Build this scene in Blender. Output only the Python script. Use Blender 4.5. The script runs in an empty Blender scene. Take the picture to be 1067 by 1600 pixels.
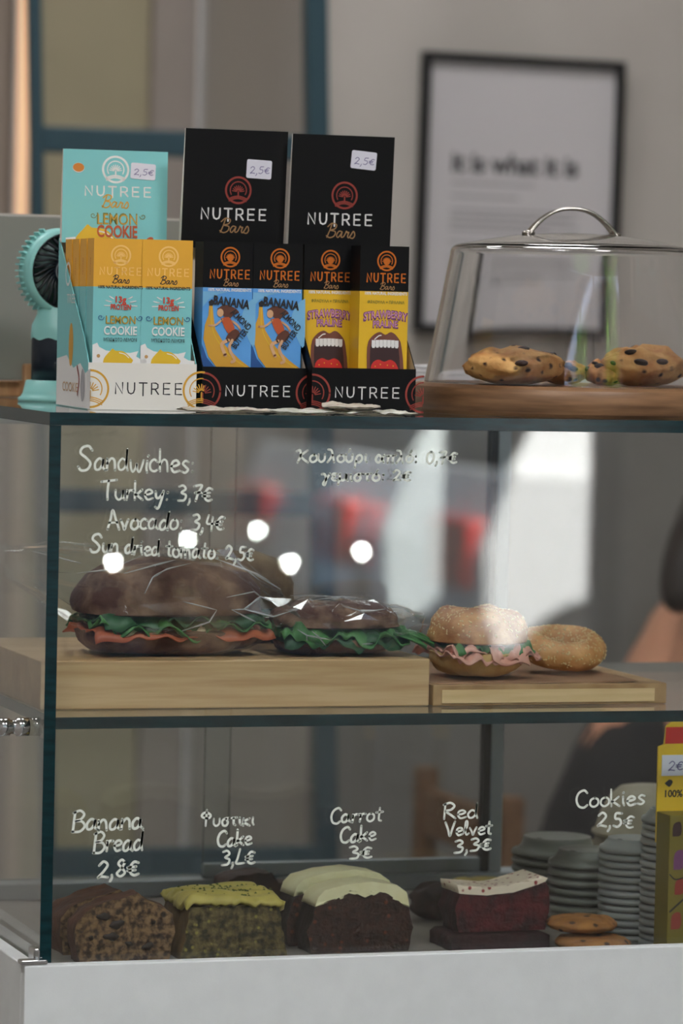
import bpy, bmesh, math, random
from mathutils import Vector, Matrix, noise
random.seed(7)
scene = bpy.context.scene
COL = scene.collection
PI = math.pi
TOP = 1.28                       # height of the top glass above the floor

# ------------------------------------------------------------------ camera
W, H, FPX = 1067, 1600, 6138.36
yaw, pitch, roll = 0.3183405, 0.0514959, 0.0225722
CAM = Vector((-0.783897, -3.152746, 0.0899935 + TOP))
_d = Vector((math.sin(yaw)*math.cos(pitch), math.cos(yaw)*math.cos(pitch), -math.sin(pitch)))
_r = Vector((math.cos(yaw), -math.sin(yaw), 0)); _u = _r.cross(_d)
_r, _u = _r*math.cos(roll)+_u*math.sin(roll), _u*math.cos(roll)-_r*math.sin(roll)
cam = bpy.data.cameras.new('camera'); co = bpy.data.objects.new('camera', cam); COL.objects.link(co)
co.matrix_world = Matrix(((_r.x,_u.x,-_d.x,CAM.x),(_r.y,_u.y,-_d.y,CAM.y),(_r.z,_u.z,-_d.z,CAM.z),(0,0,0,1)))
cam.sensor_fit = 'VERTICAL'; cam.sensor_height = 36; cam.lens = FPX/H*36; cam.clip_end = 200
cam.clip_start = 0.05
cam.dof.use_dof = True; cam.dof.focus_distance = 3.36; cam.dof.aperture_fstop = 6.3
scene.camera = co

def ray(x, y): return _d*FPX + _r*(x-W/2) - _u*(y-H/2)
def U(x, y, Y):                  # point of the plane Y = const seen at a pixel
    R = ray(x, y); return CAM + R*((Y-CAM.y)/R.y)
def MIR(x, y, Y):                # place in the street that the front glass mirrors at a pixel
    R = ray(x, y); P = CAM + R*((0-CAM.y)/R.y); R = Vector((R.x, -R.y, R.z)); return P + R*((Y-P.y)/R.y)

# ------------------------------------------------------------------ world, sun, exposure
w = bpy.data.worlds.new('sky'); scene.world = w; w.use_nodes = True
bg = w.node_tree.nodes['Background']; bg.inputs[0].default_value = (0.62, 0.74, 1.0, 1); bg.inputs[1].default_value = 4.0
sun = bpy.data.lights.new('sun', 'SUN'); sun.energy = 52; sun.angle = 0.01; sun.color = (1, 0.95, 0.88)
so = bpy.data.objects.new('sun', sun); COL.objects.link(so); so.rotation_euler = Vector((-0.25, -0.62, -0.74)).to_track_quat('-Z', 'Y').to_euler()
scene.view_settings.view_transform = 'Standard'; scene.view_settings.look = 'None'
scene.view_settings.exposure = 0.0; scene.view_settings.gamma = 1.0; scene.view_settings.use_curve_mapping = False
cy = scene.cycles
cy.transparent_max_bounces = 40; cy.max_bounces = 14; cy.transmission_bounces = 12; cy.glossy_bounces = 6; cy.diffuse_bounces = 4
cy.sample_clamp_indirect = 12; cy.use_denoising = True
CEIL_FILL_FRONT, CEIL_FILL_BACK = 42.0, 24.0  # strengths of the added ceiling lamps

# ------------------------------------------------------------------ materials
def C(r, g, b):
    f = lambda v: (v/255/12.92) if v/255 <= .04045 else ((v/255+.055)/1.055)**2.4
    return (f(r), f(g), f(b), 1)
_M = {}
def mat(name, col, rough=.5, metal=0, spec=.5, col2=None, scale=20, stretch=(1,1,1), lo=.35, hi=.65, bump=0, bscale=None, detail=4,
        spots=None, sscale=60, sthr=.25, wave=False, emit=None, estr=0, coat=0, sss=0):
    if name in _M: return _M[name]
    m = bpy.data.materials.new(name); m.use_nodes = True; nt = m.node_tree; N = nt.nodes; L = nt.links
    b = N['Principled BSDF']; b.inputs['Base Color'].default_value = col; b.inputs['Roughness'].default_value = rough
    b.inputs['Metallic'].default_value = metal; b.inputs['Specular IOR Level'].default_value = spec
    b.inputs['Coat Weight'].default_value = coat
    if sss:
        b.inputs['Subsurface Weight'].default_value = sss; b.inputs['Subsurface Scale'].default_value = .01
    if emit: b.inputs['Emission Color'].default_value = emit; b.inputs['Emission Strength'].default_value = estr
    if col2 or bump or spots:
        tc = N.new('ShaderNodeTexCoord'); mp = N.new('ShaderNodeMapping'); mp.inputs['Scale'].default_value = stretch
        L.new(tc.outputs['Object'], mp.inputs[0])
    cur = None
    if col2:
        if wave:
            n = N.new('ShaderNodeTexWave'); n.bands_direction = 'Z'; n.inputs['Distortion'].default_value = 3; n.inputs['Detail'].default_value = 3
            n.inputs['Scale'].default_value = scale; fo = n.outputs['Fac']
        else:
            n = N.new('ShaderNodeTexNoise'); n.inputs['Scale'].default_value = scale; n.inputs['Detail'].default_value = detail; fo = n.outputs['Fac']
        L.new(mp.outputs[0], n.inputs['Vector'])
        cr = N.new('ShaderNodeValToRGB'); e = cr.color_ramp.elements
        e[0].position = lo; e[0].color = col; e[1].position = hi; e[1].color = col2
        L.new(fo, cr.inputs[0]); cur = cr.outputs[0]
    if spots:
        v = N.new('ShaderNodeTexVoronoi'); v.inputs['Scale'].default_value = sscale; L.new(mp.outputs[0], v.inputs['Vector'])
        r2 = N.new('ShaderNodeValToRGB'); r2.color_ramp.elements[0].position = sthr; r2.color_ramp.elements[1].position = sthr+.12
        r2.color_ramp.elements[0].color = (1,1,1,1); r2.color_ramp.elements[1].color = (0,0,0,1)
        L.new(v.outputs['Distance'], r2.inputs[0])
        mx = N.new('ShaderNodeMix'); mx.data_type = 'RGBA'; L.new(r2.outputs[0], mx.inputs['Factor'])
        if cur: L.new(cur, mx.inputs[6])
        else: mx.inputs[6].default_value = col
        mx.inputs[7].default_value = spots; cur = mx.outputs[2]
    if cur: L.new(cur, b.inputs['Base Color'])
    if bump:
        n2 = N.new('ShaderNodeTexNoise'); n2.inputs['Scale'].default_value = bscale or scale; n2.inputs['Detail'].default_value = 5
        L.new(mp.outputs[0], n2.inputs['Vector'])
        bp = N.new('ShaderNodeBump'); bp.inputs['Strength'].default_value = bump; bp.inputs['Distance'].default_value = .004
        L.new(n2.outputs['Fac'], bp.inputs['Height']); L.new(bp.outputs[0], b.inputs['Normal'])
    _M[name] = m; return m

def clear(name, tint, base=.045, rough=0.0, bump=0, bscale=60, gain=.95, gcol=(1,1,1,1), milky=0):
    """thin clear sheet: transparent, mirrors more at a grazing angle"""
    m = bpy.data.materials.new(name); m.use_nodes = True; nt = m.node_tree; N = nt.nodes; L = nt.links
    for n in list(N): N.remove(n)
    out = N.new('ShaderNodeOutputMaterial'); t = N.new('ShaderNodeBsdfTransparent'); t.inputs[0].default_value = tint
    g = N.new('ShaderNodeBsdfGlossy'); g.inputs['Roughness'].default_value = rough; g.inputs['Color'].default_value = gcol
    lw = N.new('ShaderNodeLayerWeight'); lw.inputs[0].default_value = .5
    p = N.new('ShaderNodeMath'); p.operation = 'POWER'; p.inputs[1].default_value = 5; L.new(lw.outputs['Facing'], p.inputs[0])
    q = N.new('ShaderNodeMath'); q.operation = 'MULTIPLY_ADD'; q.inputs[1].default_value = gain-base; q.inputs[2].default_value = base; L.new(p.outputs[0], q.inputs[0])
    mx = N.new('ShaderNodeMixShader'); L.new(q.outputs[0], mx.inputs[0]); L.new(t.outputs[0], mx.inputs[1]); L.new(g.outputs[0], mx.inputs[2])
    last = mx.outputs[0]
    if milky:
        df = N.new('ShaderNodeBsdfDiffuse'); df.inputs[0].default_value = (.8,.8,.8,1)
        m2 = N.new('ShaderNodeMixShader'); m2.inputs[0].default_value = milky; L.new(last, m2.inputs[1]); L.new(df.outputs[0], m2.inputs[2]); last = m2.outputs[0]
    if bump:
        tc = N.new('ShaderNodeTexCoord'); v = N.new('ShaderNodeTexNoise'); v.inputs['Scale'].default_value = bscale; v.inputs['Detail'].default_value = 1.5
        v.inputs['Distortion'].default_value = 1.2
        bp = N.new('ShaderNodeBump'); bp.inputs['Strength'].default_value = bump; bp.inputs['Distance'].default_value = .01
        L.new(tc.outputs['Object'], v.inputs['Vector']); L.new(v.outputs['Fac'], bp.inputs['Height'])
        L.new(bp.outputs[0], g.inputs['Normal']); L.new(bp.outputs[0], lw.inputs['Normal'])
    L.new(last, out.inputs[0]); return m

# ------------------------------------------------------------------ mesh builder
class MB:
    def __init__(s): s.v=[]; s.f=[]; s.mi=[]; s.sm=[]; s.mats=[]
    def add(s, vs, fs, m, smooth=False):
        o = len(s.v); s.v += [tuple(v) for v in vs]
        if m not in s.mats: s.mats.append(m)
        k = s.mats.index(m)
        for f in fs: s.f.append([i+o for i in f]); s.mi.append(k); s.sm.append(smooth)
        return s
    def box(s, x0,x1,y0,y1,z0,z1, m, fm=None):
        vs = [(x0,y0,z0),(x1,y0,z0),(x1,y1,z0),(x0,y1,z0),(x0,y0,z1),(x1,y0,z1),(x1,y1,z1),(x0,y1,z1)]
        fs = {'b':(0,3,2,1),'t':(4,5,6,7),'f':(0,1,5,4),'r':(1,2,6,5),'k':(2,3,7,6),'l':(3,0,4,7)}
        o = len(s.v); s.v += vs
        for k, f in fs.items():
            mm = (fm or {}).get(k, m)
            if mm not in s.mats: s.mats.append(mm)
            s.f.append([i+o for i in f]); s.mi.append(s.mats.index(mm)); s.sm.append(False)
        return s
    def prism(s, poly, ax, a, b, m, smooth=False):   # polygon extruded along axis ax from a to b
        n = len(poly)
        def P(p, t): q = list(p); q.insert(ax, t); return tuple(q)
        vs = [P(p,a) for p in poly]+[P(p,b) for p in poly]
        s.add(vs, [list(range(n))[::-1], list(range(n,2*n))], m)
        o = len(s.v)-2*n; k = s.mats.index(m)
        for i in range(n): s.f.append([o+i, o+(i+1)%n, o+n+(i+1)%n, o+n+i]); s.mi.append(k); s.sm.append(smooth)
        return s
    def lathe(s, prof, n, m, c=(0,0,0), M=None, closed=False, smooth=True):
        vs=[]; fs=[]; k=len(prof)
        for i in range(n):
            a=2*PI*i/n
            for r,z in prof:
                p=Vector((r*math.cos(a), r*math.sin(a), z))
                if M: p = M@p
                vs.append(p+Vector(c))
        for i in range(n):
            j=(i+1)%n
            for q in range(k if closed else k-1):
                q2=(q+1)%k; fs.append((i*k+q, j*k+q, j*k+q2, i*k+q2))
        return s.add(vs, fs, m, smooth)
    def tube(s, pts, rad, n, m, caps=True, flat=1.0, closed=False):
        pts=[Vector(p) for p in pts]; K=len(pts); vs=[]; fs=[]
        rr = rad if isinstance(rad,(list,tuple)) else [rad]*K
        ref=None
        for i,p in enumerate(pts):
            t=(pts[(i+1)%K if closed else min(i+1,K-1)]-pts[(i-1)%K if closed else max(i-1,0)]).normalized()
            if ref is None:
                ref = Vector((0,0,1)) if abs(t.z)<.9 else Vector((1,0,0))
            a=t.cross(ref).normalized(); b=a.cross(t).normalized(); ref=b
            for q in range(n):
                g=2*PI*q/n; vs.append(p+a*math.cos(g)*rr[i]+b*math.sin(g)*rr[i]*flat)
        for i in range(K if closed else K-1):
            i2=(i+1)%K
            for q in range(n): fs.append((i*n+q,i*n+(q+1)%n,i2*n+(q+1)%n,i2*n+q))
        if caps and not closed: fs += [tuple(range(n))[::-1], tuple(range((K-1)*n,K*n))]
        return s.add(vs, fs, m, True)
    def blob(s, fn, nu, nv, m, smooth=True):          # closed surface: fn(theta 0..2pi, phi -pi/2..pi/2) -> point
        vs=[fn(0,-PI/2)]; fs=[]
        for j in range(1,nv):
            for i in range(nu): vs.append(fn(2*PI*i/nu, -PI/2+PI*j/nv))
        vs.append(fn(0,PI/2)); last=len(vs)-1
        for i in range(nu):
            fs.append((0,1+(i+1)%nu,1+i)); fs.append((last,last-nu+i,last-nu+(i+1)%nu))
            for j in range(nv-2): a=1+j*nu; fs.append((a+i,a+(i+1)%nu,a+nu+(i+1)%nu,a+nu+i))
        return s.add(vs, fs, m, smooth)
    def sheet(s, fn, nu, nv, m, smooth=True):         # open sheet fn(u,v) in 0..1
        vs=[fn(i/nu,j/nv) for j in range(nv+1) for i in range(nu+1)]
        fs=[(j*(nu+1)+i,j*(nu+1)+i+1,(j+1)*(nu+1)+i+1,(j+1)*(nu+1)+i) for j in range(nv) for i in range(nu)]
        return s.add(vs, fs, m, smooth)
    def build(s, name, parent=None, bevel=0, solid=0, sub=0, loc=None):
        me = bpy.data.meshes.new(name); me.from_pydata(s.v, [], s.f)
        for m in s.mats: me.materials.append(m)
        me.polygons.foreach_set('material_index', s.mi); me.polygons.foreach_set('use_smooth', s.sm); me.update()
        o = bpy.data.objects.new(name, me); COL.objects.link(o)
        if parent: o.parent = parent
        if loc is not None: o.location = loc
        if solid: md=o.modifiers.new('solid','SOLIDIFY'); md.thickness=solid; md.offset=0
        if bevel:
            md=o.modifiers.new('bevel','BEVEL'); md.width=bevel; md.segments=2; md.limit_method='ANGLE'; md.angle_limit=.7
        if sub: md=o.modifiers.new('sub','SUBSURF'); md.levels=sub; md.render_levels=sub
        return o
def thing(name, label, cat, loc=(0,0,0), rz=0, group=None):
    o = bpy.data.objects.new(name, None); COL.objects.link(o); o.empty_display_size=.02
    o.location = loc; o.rotation_euler = (0,0,rz); return tag(o,label,cat,group)
def tag(o, label, cat, group=None):
    o['label']=label; o['category']=cat
    if group: o['group']=group
    return o
def struct(o): o['kind']='structure'; return o
def dup(root, loc, rz=None, label=None):
    r=root.copy(); COL.objects.link(r); r.location=loc
    if rz is not None: r.rotation_euler=(0,0,rz)
    if label: r['label']=label
    for ch in list(root.children):
        c=ch.copy(); COL.objects.link(c); c.parent=r
        for g in list(ch.children): d=g.copy(); COL.objects.link(d); d.parent=c
    return r
def nz(p, sc=1, seed=0): return noise.noise(Vector(p)*sc+Vector((seed*7.3,seed*3.1,seed*1.7)))
def sgnpow(x,p): return math.copysign(abs(x)**p,x)

# ------------------------------------------------------------------ print and handwriting
def smooth_line(pts, n=5):
    if len(pts)<3: return [Vector((p[0],p[1])) for p in pts]
    P=[Vector((p[0],p[1])) for p in pts]; Q=[P[0]*2-P[1]]+P+[P[-1]*2-P[-2]]; out=[]
    for i in range(1,len(Q)-2):
        a,b,c,d=Q[i-1:i+3]
        for k in range(n):
            t=k/n; out.append(.5*((2*b)+(c-a)*t+(2*a-5*b+4*c-d)*t*t+(3*b-a-3*c+d)*t**3))
    out.append(P[-1]); return out
_tc={}
def glyph_mesh(body, space=1.0, bold=0.0):
    key=(body,space,bold)
    if key in _tc: return _tc[key]
    c=bpy.data.curves.new('t','FONT'); c.body=body; c.space_character=space; c.offset=bold; c.resolution_u=3
    o=bpy.data.objects.new('t',c); COL.objects.link(o)
    dg=bpy.context.evaluated_depsgraph_get(); e=o.evaluated_get(dg); m=e.to_mesh()
    r=([(v.co.x,v.co.y) for v in m.vertices],[tuple(p.vertices) for p in m.polygons])
    e.to_mesh_clear(); bpy.data.objects.remove(o); bpy.data.curves.remove(c); _tc[key]=r; return r
class Print:
    """flat ink on a face: px units, x right, y down from the face's top-left corner O"""
    def __init__(s, mb, O, R=(1,0,0), U_=(0,0,1), k=.000588, skew=None):
        s.mb=mb; s.O=Vector(O); s.R=Vector(R).normalized(); s.U=Vector(U_).normalized(); s.N=s.R.cross(s.U); s.k=k; s.l=0; s.skew=skew
    def P(s,x,y,lift): return s.O+s.R*(x*s.k)-s.U*(y*s.k)+s.N*lift
    def lift(s): s.l+=1; return .00006+.00005*s.l
    def poly(s, pts, m, sm=0, L=None):
        if sm: pts=smooth_line(list(pts)+[pts[0]],sm)[:-1]
        L=L or s.lift(); s.mb.add([s.P(p[0],p[1],L) for p in pts],[tuple(range(len(pts)))],m)
    def rect(s,x0,y0,x1,y1,m): s.poly([(x0,y1),(x1,y1),(x1,y0),(x0,y0)],m)
    def disc(s,x,y,r,m,ry=None,n=28,rot=0):
        ry=ry or r; pts=[]
        for i in range(n):
            a=-2*PI*i/n; px,py=r*math.cos(a),ry*math.sin(a); pts.append((x+px*math.cos(rot)-py*math.sin(rot),y+px*math.sin(rot)+py*math.cos(rot)))
        s.poly(pts,m)
    def ring(s,x,y,r0,r1,m,a0=0,a1=2*PI,n=40):
        L=s.lift(); vs=[];fs=[]
        for i in range(n+1):
            a=a0+(a1-a0)*i/n
            for r in (r0,r1): vs.append(s.P(x+r*math.cos(a),y+r*math.sin(a),L))
        for i in range(n): fs.append((2*i,2*i+2,2*i+3,2*i+1))
        s.mb.add(vs,fs,m)
    def line(s, pts, wd, m, sm=4, taper=False, L=None):
        L=L or s.lift(); P=smooth_line(pts,sm) if sm else [Vector((p[0],p[1])) for p in pts]
        vs=[];fs=[];n=len(P)
        for i,p in enumerate(P):
            t=(P[min(i+1,n-1)]-P[max(i-1,0)]); t=t.normalized() if t.length>1e-9 else Vector((1,0)); q=Vector((-t.y,t.x))
            h=wd/2*(1-.6*i/n if taper else 1)
            a=p+q*h; b=p-q*h; vs+=[s.P(a.x,a.y,L),s.P(b.x,b.y,L)]
        for i in range(n-1): fs.append((2*i,2*i+1,2*i+3,2*i+2))
        s.mb.add(vs,fs,m)
        if not taper:
            for p in (P[0],P[-1]):
                s.mb.add([s.P(p.x+wd/2*math.cos(-i*PI/5),p.y+wd/2*math.sin(-i*PI/5),L) for i in range(10)],[tuple(range(10))],m)
    def text(s, body, cx, cy, h, m, w=None, space=1.0, bold=0.0, rot=0, arc=0, left=False):
        vs,fs=glyph_mesh(body,space,bold); L=s.lift()
        xs=[v[0] for v in vs]; x0,x1=min(xs),max(xs); ky=h/.72; kx=(w/(x1-x0)) if w else ky
        out=[]
        for x,y in vs:
            X=(x-(x0 if left else (x0+x1)/2))*kx; Y=-(y-.36)*ky
            if arc: Y+=arc*X*X
            out.append(s.P(cx+X*math.cos(rot)-Y*math.sin(rot), cy+X*math.sin(rot)+Y*math.cos(rot), L))
        s.mb.add(out,fs,m)
    def nutree(s, cx, cy, h, w, wd, m):
        """NUTREE in thin wide-set capitals"""
        lw=w/6*.62; st=w/6*1.0; x=cx-w/2; L=s.lift()
        A={'N':[[(0,1),(0,0),(1,1),(1,0)]],'U':[[(0,0),(0,.6),(.15,.9),(.5,1),(.85,.9),(1,.6),(1,0)]],'T':[[(-.05,0),(1.05,0)],[(.5,0),(.5,1.15)]],
           'R':[[(0,1),(0,0),(.6,0),(.92,.12),(.92,.42),(.6,.55),(0,.55)],[(.5,.55),(1,1)]],'E':[[(.9,0),(0,0),(0,1),(.9,1)],[(0,.5),(.8,.5)]]}
        for i,ch in enumerate('NUTREE'):
            for stk in A[ch]: s.line([(x+(w-lw)/5*i+p[0]*lw, cy-h/2+p[1]*h) for p in stk],wd,m,sm=0,L=L)
    def bars(s, cx, cy, h, m, wd=1.2):
        k=h/1.7; L=s.lift()
        for stk in ([(.5,1.7),(.35,.9),(.1,0)],[(.0,1.35),(.5,1.8),(1.15,1.6),(1.0,1.1),(.4,.9),(1.1,.75),(1.05,.2),(.5,-.05),(.0,.2)],
                    [(2.0,.75),(1.6,.8),(1.35,.3),(1.6,0),(1.95,.5),(2.05,.75),(2.0,.1),(2.3,.1),(2.5,.5),(2.6,.85),(2.75,.65),(2.95,.7),(2.85,.2),(3.05,.0),(3.3,.4),(3.55,.85),(3.8,.35),(3.6,-.05),(3.25,.0)]):
            s.line([(cx+(p[0]-1.9)*k+ (p[1]-.8)*k*.15, cy-(p[1]-.8)*k) for p in stk],wd,m,L=L)
    def logo(s, cx, cy, R, m, wd=None, clip=None):
        wd=wd or R*.16; L=s.lift(); lo,hi=clip or (-1e9,1e9)
        def seg(pts,width):
            run=[]
            for p in list(pts)+[None]:
                if p is not None and lo<=p[0]<=hi: run.append(p)
                else:
                    if len(run)>1: s.line(run,width,m,sm=0,L=L)
                    run=[]
        n=48
        seg([(cx+R*.92*math.cos(2*PI*i/n),cy+R*.92*math.sin(2*PI*i/n)) for i in range(n+1)],wd)
        seg([(cx+R*.6*math.cos(PI+PI*i/24),cy+R*.6*math.sin(PI+PI*i/24)) for i in range(-4,29)],wd*.55)
        for i in range(9):
            a=PI+PI*(i+.5)/9; seg([(cx+R*q*math.cos(a),cy+R*.12+R*q*math.sin(a)) for q in (.14,.2,.26,.32,.38,.44)],wd*.5)
        seg([(cx,cy+R*.1),(cx,cy+R*.45)],wd*.7)
        for k in (0,.22,.44):
            seg([(cx+R*(-.72+.12*k+1.4*(i/12)*(1-.2*k)),cy+R*(.62+k*.4-.2*math.sin(PI*i/12))) for i in range(13)],wd*.5)
# hand-drawn marker letters, x-height 1
HG={
'S':(1.5,[[(1.25,1.65),(.9,2.0),(.35,1.85),(.2,1.4),(.75,1.0),(1.15,.55),(.9,.05),(.35,-.05),(.05,.25)]]),
'T':(1.3,[[(-.1,1.75),(1.35,1.95)],[(.6,1.85),(.55,.9),(.6,0)]]),
'A':(1.35,[[(0,0),(.35,1.0),(.6,1.9),(.9,1.0),(1.2,0)],[(.2,.65),(1.05,.7)]]),
'B':(1.3,[[(.15,1.85),(.12,.9),(.1,0)],[(.0,1.75),(.6,1.95),(1.0,1.6),(.75,1.15),(.25,1.0),(.9,.9),(1.15,.45),(.75,.0),(.05,-.02)]]),
'C':(1.25,[[(1.1,1.6),(.8,1.9),(.3,1.6),(.1,.9),(.3,.2),(.75,.0),(1.1,.25)]]),
'R':(1.3,[[(.15,1.85),(.12,.9),(.1,0)],[(.0,1.75),(.6,1.95),(1.0,1.55),(.7,1.1),(.2,.95),(.65,.5),(1.15,.0)]]),
'V':(1.2,[[(0,1.85),(.3,.9),(.5,0),(.8,.9),(1.15,1.9)]]),
'a':(1.1,[[(.8,.85),(.45,1.0),(.1,.6),(.15,.1),(.5,.1),(.78,.55),(.82,.95),(.8,.3),(1.05,.02)]]),
'c':(.9,[[(.8,.8),(.5,1.0),(.12,.65),(.15,.15),(.5,.0),(.85,.2)]]),
'd':(1.1,[[(.8,.8),(.45,.98),(.1,.55),(.2,.08),(.55,.1),(.82,.6),(.9,1.85),(.84,.6),(.95,.0)]]),
'e':(.95,[[(.1,.5),(.5,.55),(.8,.75),(.55,1.0),(.2,.85),(.1,.4),(.35,.02),(.85,.15)]]),
'h':(1.05,[[(.12,1.85),(.1,.9),(.1,0)],[(.1,.55),(.45,.98),(.75,.8),(.8,.0)]]),
'i':(.5,[[(.2,.95),(.2,.4),(.3,.0)],[(.22,1.35),(.26,1.42)]]),
'k':(1.0,[[(.12,1.85),(.1,.9),(.1,0)],[(.8,1.0),(.3,.55),(.15,.5)],[(.2,.55),(.5,.3),(.85,0)]]),
'l':(.75,[[(.0,.3),(.4,1.2),(.4,1.8),(.2,1.7),(.2,.6),(.35,.05),(.65,.2)]]),
'm':(1.45,[[(.08,.95),(.1,0)],[(.1,.6),(.4,.98),(.6,.7),(.62,.05)],[(.62,.6),(.95,.98),(1.15,.7),(1.2,.0)]]),
'n':(1.05,[[(.08,.95),(.1,.5),(.1,0)],[(.1,.55),(.45,.98),(.75,.8),(.85,.0)]]),
'o':(1.0,[[(.5,1.0),(.15,.75),(.12,.25),(.45,0),(.82,.25),(.82,.75),(.5,1.0)]]),
'r':(.8,[[(.1,.95),(.15,.5),(.12,0)],[(.13,.55),(.35,.92),(.7,.92)]]),
's':(.85,[[(.7,.9),(.4,1.0),(.18,.75),(.45,.5),(.7,.25),(.45,.0),(.1,.1)]]),
't':(.85,[[(.4,1.6),(.38,.8),(.4,.15),(.65,.0)],[(.05,1.05),(.75,1.1)]]),
'u':(1.05,[[(.1,.95),(.1,.35),(.35,.0),(.65,.15),(.8,.6),(.82,.95),(.82,.3),(.95,.0)]]),
'v':(.95,[[(.05,.95),(.25,.5),(.4,0),(.6,.5),(.85,1.0)]]),
'w':(1.35,[[(.05,.95),(.15,.3),(.35,.0),(.6,.4),(.65,.7),(.75,.2),(.95,.0),(1.15,.5),(1.25,1.0)]]),
'y':(1.0,[[(.1,.95),(.2,.4),(.45,.3),(.75,.7)],[(.85,1.0),(.75,.2),(.5,-.7),(.2,-.6)]]),
'0':(1.0,[[(.5,1.5),(.15,1.1),(.15,.35),(.45,0),(.8,.4),(.8,1.1),(.5,1.5)]]),
'2':(1.0,[[(.1,1.2),(.45,1.55),(.8,1.2),(.5,.6),(.08,.05),(.35,.15),(.9,.05)]]),
'3':(.95,[[(.1,1.45),(.5,1.55),(.75,1.2),(.35,.85),(.8,.6),(.65,.1),(.1,.05)]]),
'4':(1.0,[[(.25,1.5),(.15,.7),(.85,.65)],[(.7,1.3),(.68,.6),(.7,-.05)]]),
'5':(1.0,[[(.85,1.5),(.3,1.45),(.25,.9),(.65,.85),(.8,.4),(.5,.0),(.1,.1)]]),
'7':(.95,[[(.05,1.4),(.8,1.5),(.5,.7),(.35,-.05)],[(.2,.75),(.75,.8)]]),
'8':(1.0,[[(.75,1.3),(.45,1.55),(.2,1.2),(.55,.75),(.8,.3),(.45,.0),(.15,.3),(.5,.75),(.75,1.3)]]),
'L':(1.0,[[(.35,1.6),(.2,.7),(.1,.1),(.85,.1)]]),
'€':(1.05,[[(.95,1.2),(.6,1.3),(.3,.9),(.3,.3),(.6,.05),(.95,.15)],[(.05,.8),(.75,.85)],[(.05,.5),(.7,.52)]]),
',':(.5,[[(.25,.15),(.25,-.1),(.1,-.4)]]),
':':(.6,[[(.25,.8),(.27,.86)],[(.25,.1),(.27,.16)]]),
' ':(.7,[]),
'Κ':(1.4,[[(.0,1.4),(.35,1.5),(.45,.8),(.2,0)],[(1.15,1.5),(.7,1.1),(.45,.85),(.8,.4),(1.3,.0)]]),
'κ':(1.0,[[(.12,.95),(.1,.5),(.1,0)],[(.8,.95),(.2,.5),(.85,0)]]),
'ο':(.95,[[(.5,.95),(.15,.7),(.12,.25),(.45,0),(.8,.25),(.8,.7),(.5,.95)]]),
'υ':(1.0,[[(.1,.95),(.1,.3),(.4,.0),(.75,.3),(.8,.95)]]),
'λ':(1.05,[[(.15,1.6),(.5,1.5),(.65,.9),(.8,0)],[(.62,.9),(.35,.4),(.1,0)]]),
'ύ':(1.0,[[(.1,.95),(.1,.3),(.4,.0),(.75,.3),(.8,.95)],[(.4,1.25),(.55,1.6)]]),
'ρ':(1.0,[[(.1,-.6),(.15,.4),(.3,.9),(.65,.95),(.8,.5),(.55,.05),(.2,.2)]]),
'ι':(.5,[[(.2,.95),(.2,.3),(.35,.0)]]),
'α':(1.15,[[(.95,.95),(.75,.4),(.4,.0),(.1,.4),(.35,.95),(.7,.6),(1.0,.0)]]),
'π':(1.15,[[(.0,.9),(1.1,.98)],[(.3,.9),(.25,.0)],[(.8,.95),(.85,.0)]]),
'ό':(.95,[[(.5,.95),(.15,.7),(.12,.25),(.45,0),(.8,.25),(.8,.7),(.5,.95)],[(.5,1.25),(.65,1.55)]]),
'γ':(1.0,[[(.0,.9),(.3,.9),(.5,.2),(.4,-.6),(.2,-.4),(.5,.2),(.85,1.0)]]),
'ε':(.85,[[(.75,.9),(.4,1.0),(.2,.75),(.5,.52),(.15,.3),(.35,.0),(.75,.1)]]),
'μ':(1.1,[[(.1,.95),(.1,.2),(.0,-.6)],[(.1,.3),(.4,.02),(.75,.3),(.8,.95),(.82,.3),(1.0,.0)]]),
'σ':(1.05,[[(1.0,1.0),(.5,.95),(.15,.6),(.2,.1),(.55,.0),(.8,.4),(.6,.9)]]),
'τ':(.95,[[(.0,.9),(.85,.98)],[(.45,.9),(.42,.2),(.6,.0)]]),
'Φ':(1.4,[[(.75,1.0),(.3,1.1),(.1,1.35),(.35,1.7),(.8,1.7),(1.15,1.4),(1.0,1.05),(.6,1.0)],[(.72,2.1),(.62,1.0),(.55,.0)]]),
}
def scribble(pr, body, x0, y0, x1, y1, xh, m, wd, seed=0, caps=None):
    """handwritten line from (x0,y0) to (x1,y1) on the baseline; xh = x-height"""
    rnd=random.Random(seed); adv=[HG[c][0] for c in body]; tot=sum(adv); sx=(x1-x0)/tot; x=0; L=pr.lift()
    for ch,a in zip(body,adv):
        dy=rnd.uniform(-.06,.06)*xh; sl=rnd.uniform(-.05,.1)
        for stk in HG[ch][1]:
            pts=[]
            for p in stk:
                X=x0+(x+p[0])*sx+sl*p[1]*xh; t=(X-x0)/(x1-x0); pts.append((X, y0+(y1-y0)*t-p[1]*xh*.87+dy))
            pr.line(pts,wd*rnd.uniform(.9,1.12),m,sm=6,L=L)
        x+=a

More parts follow.
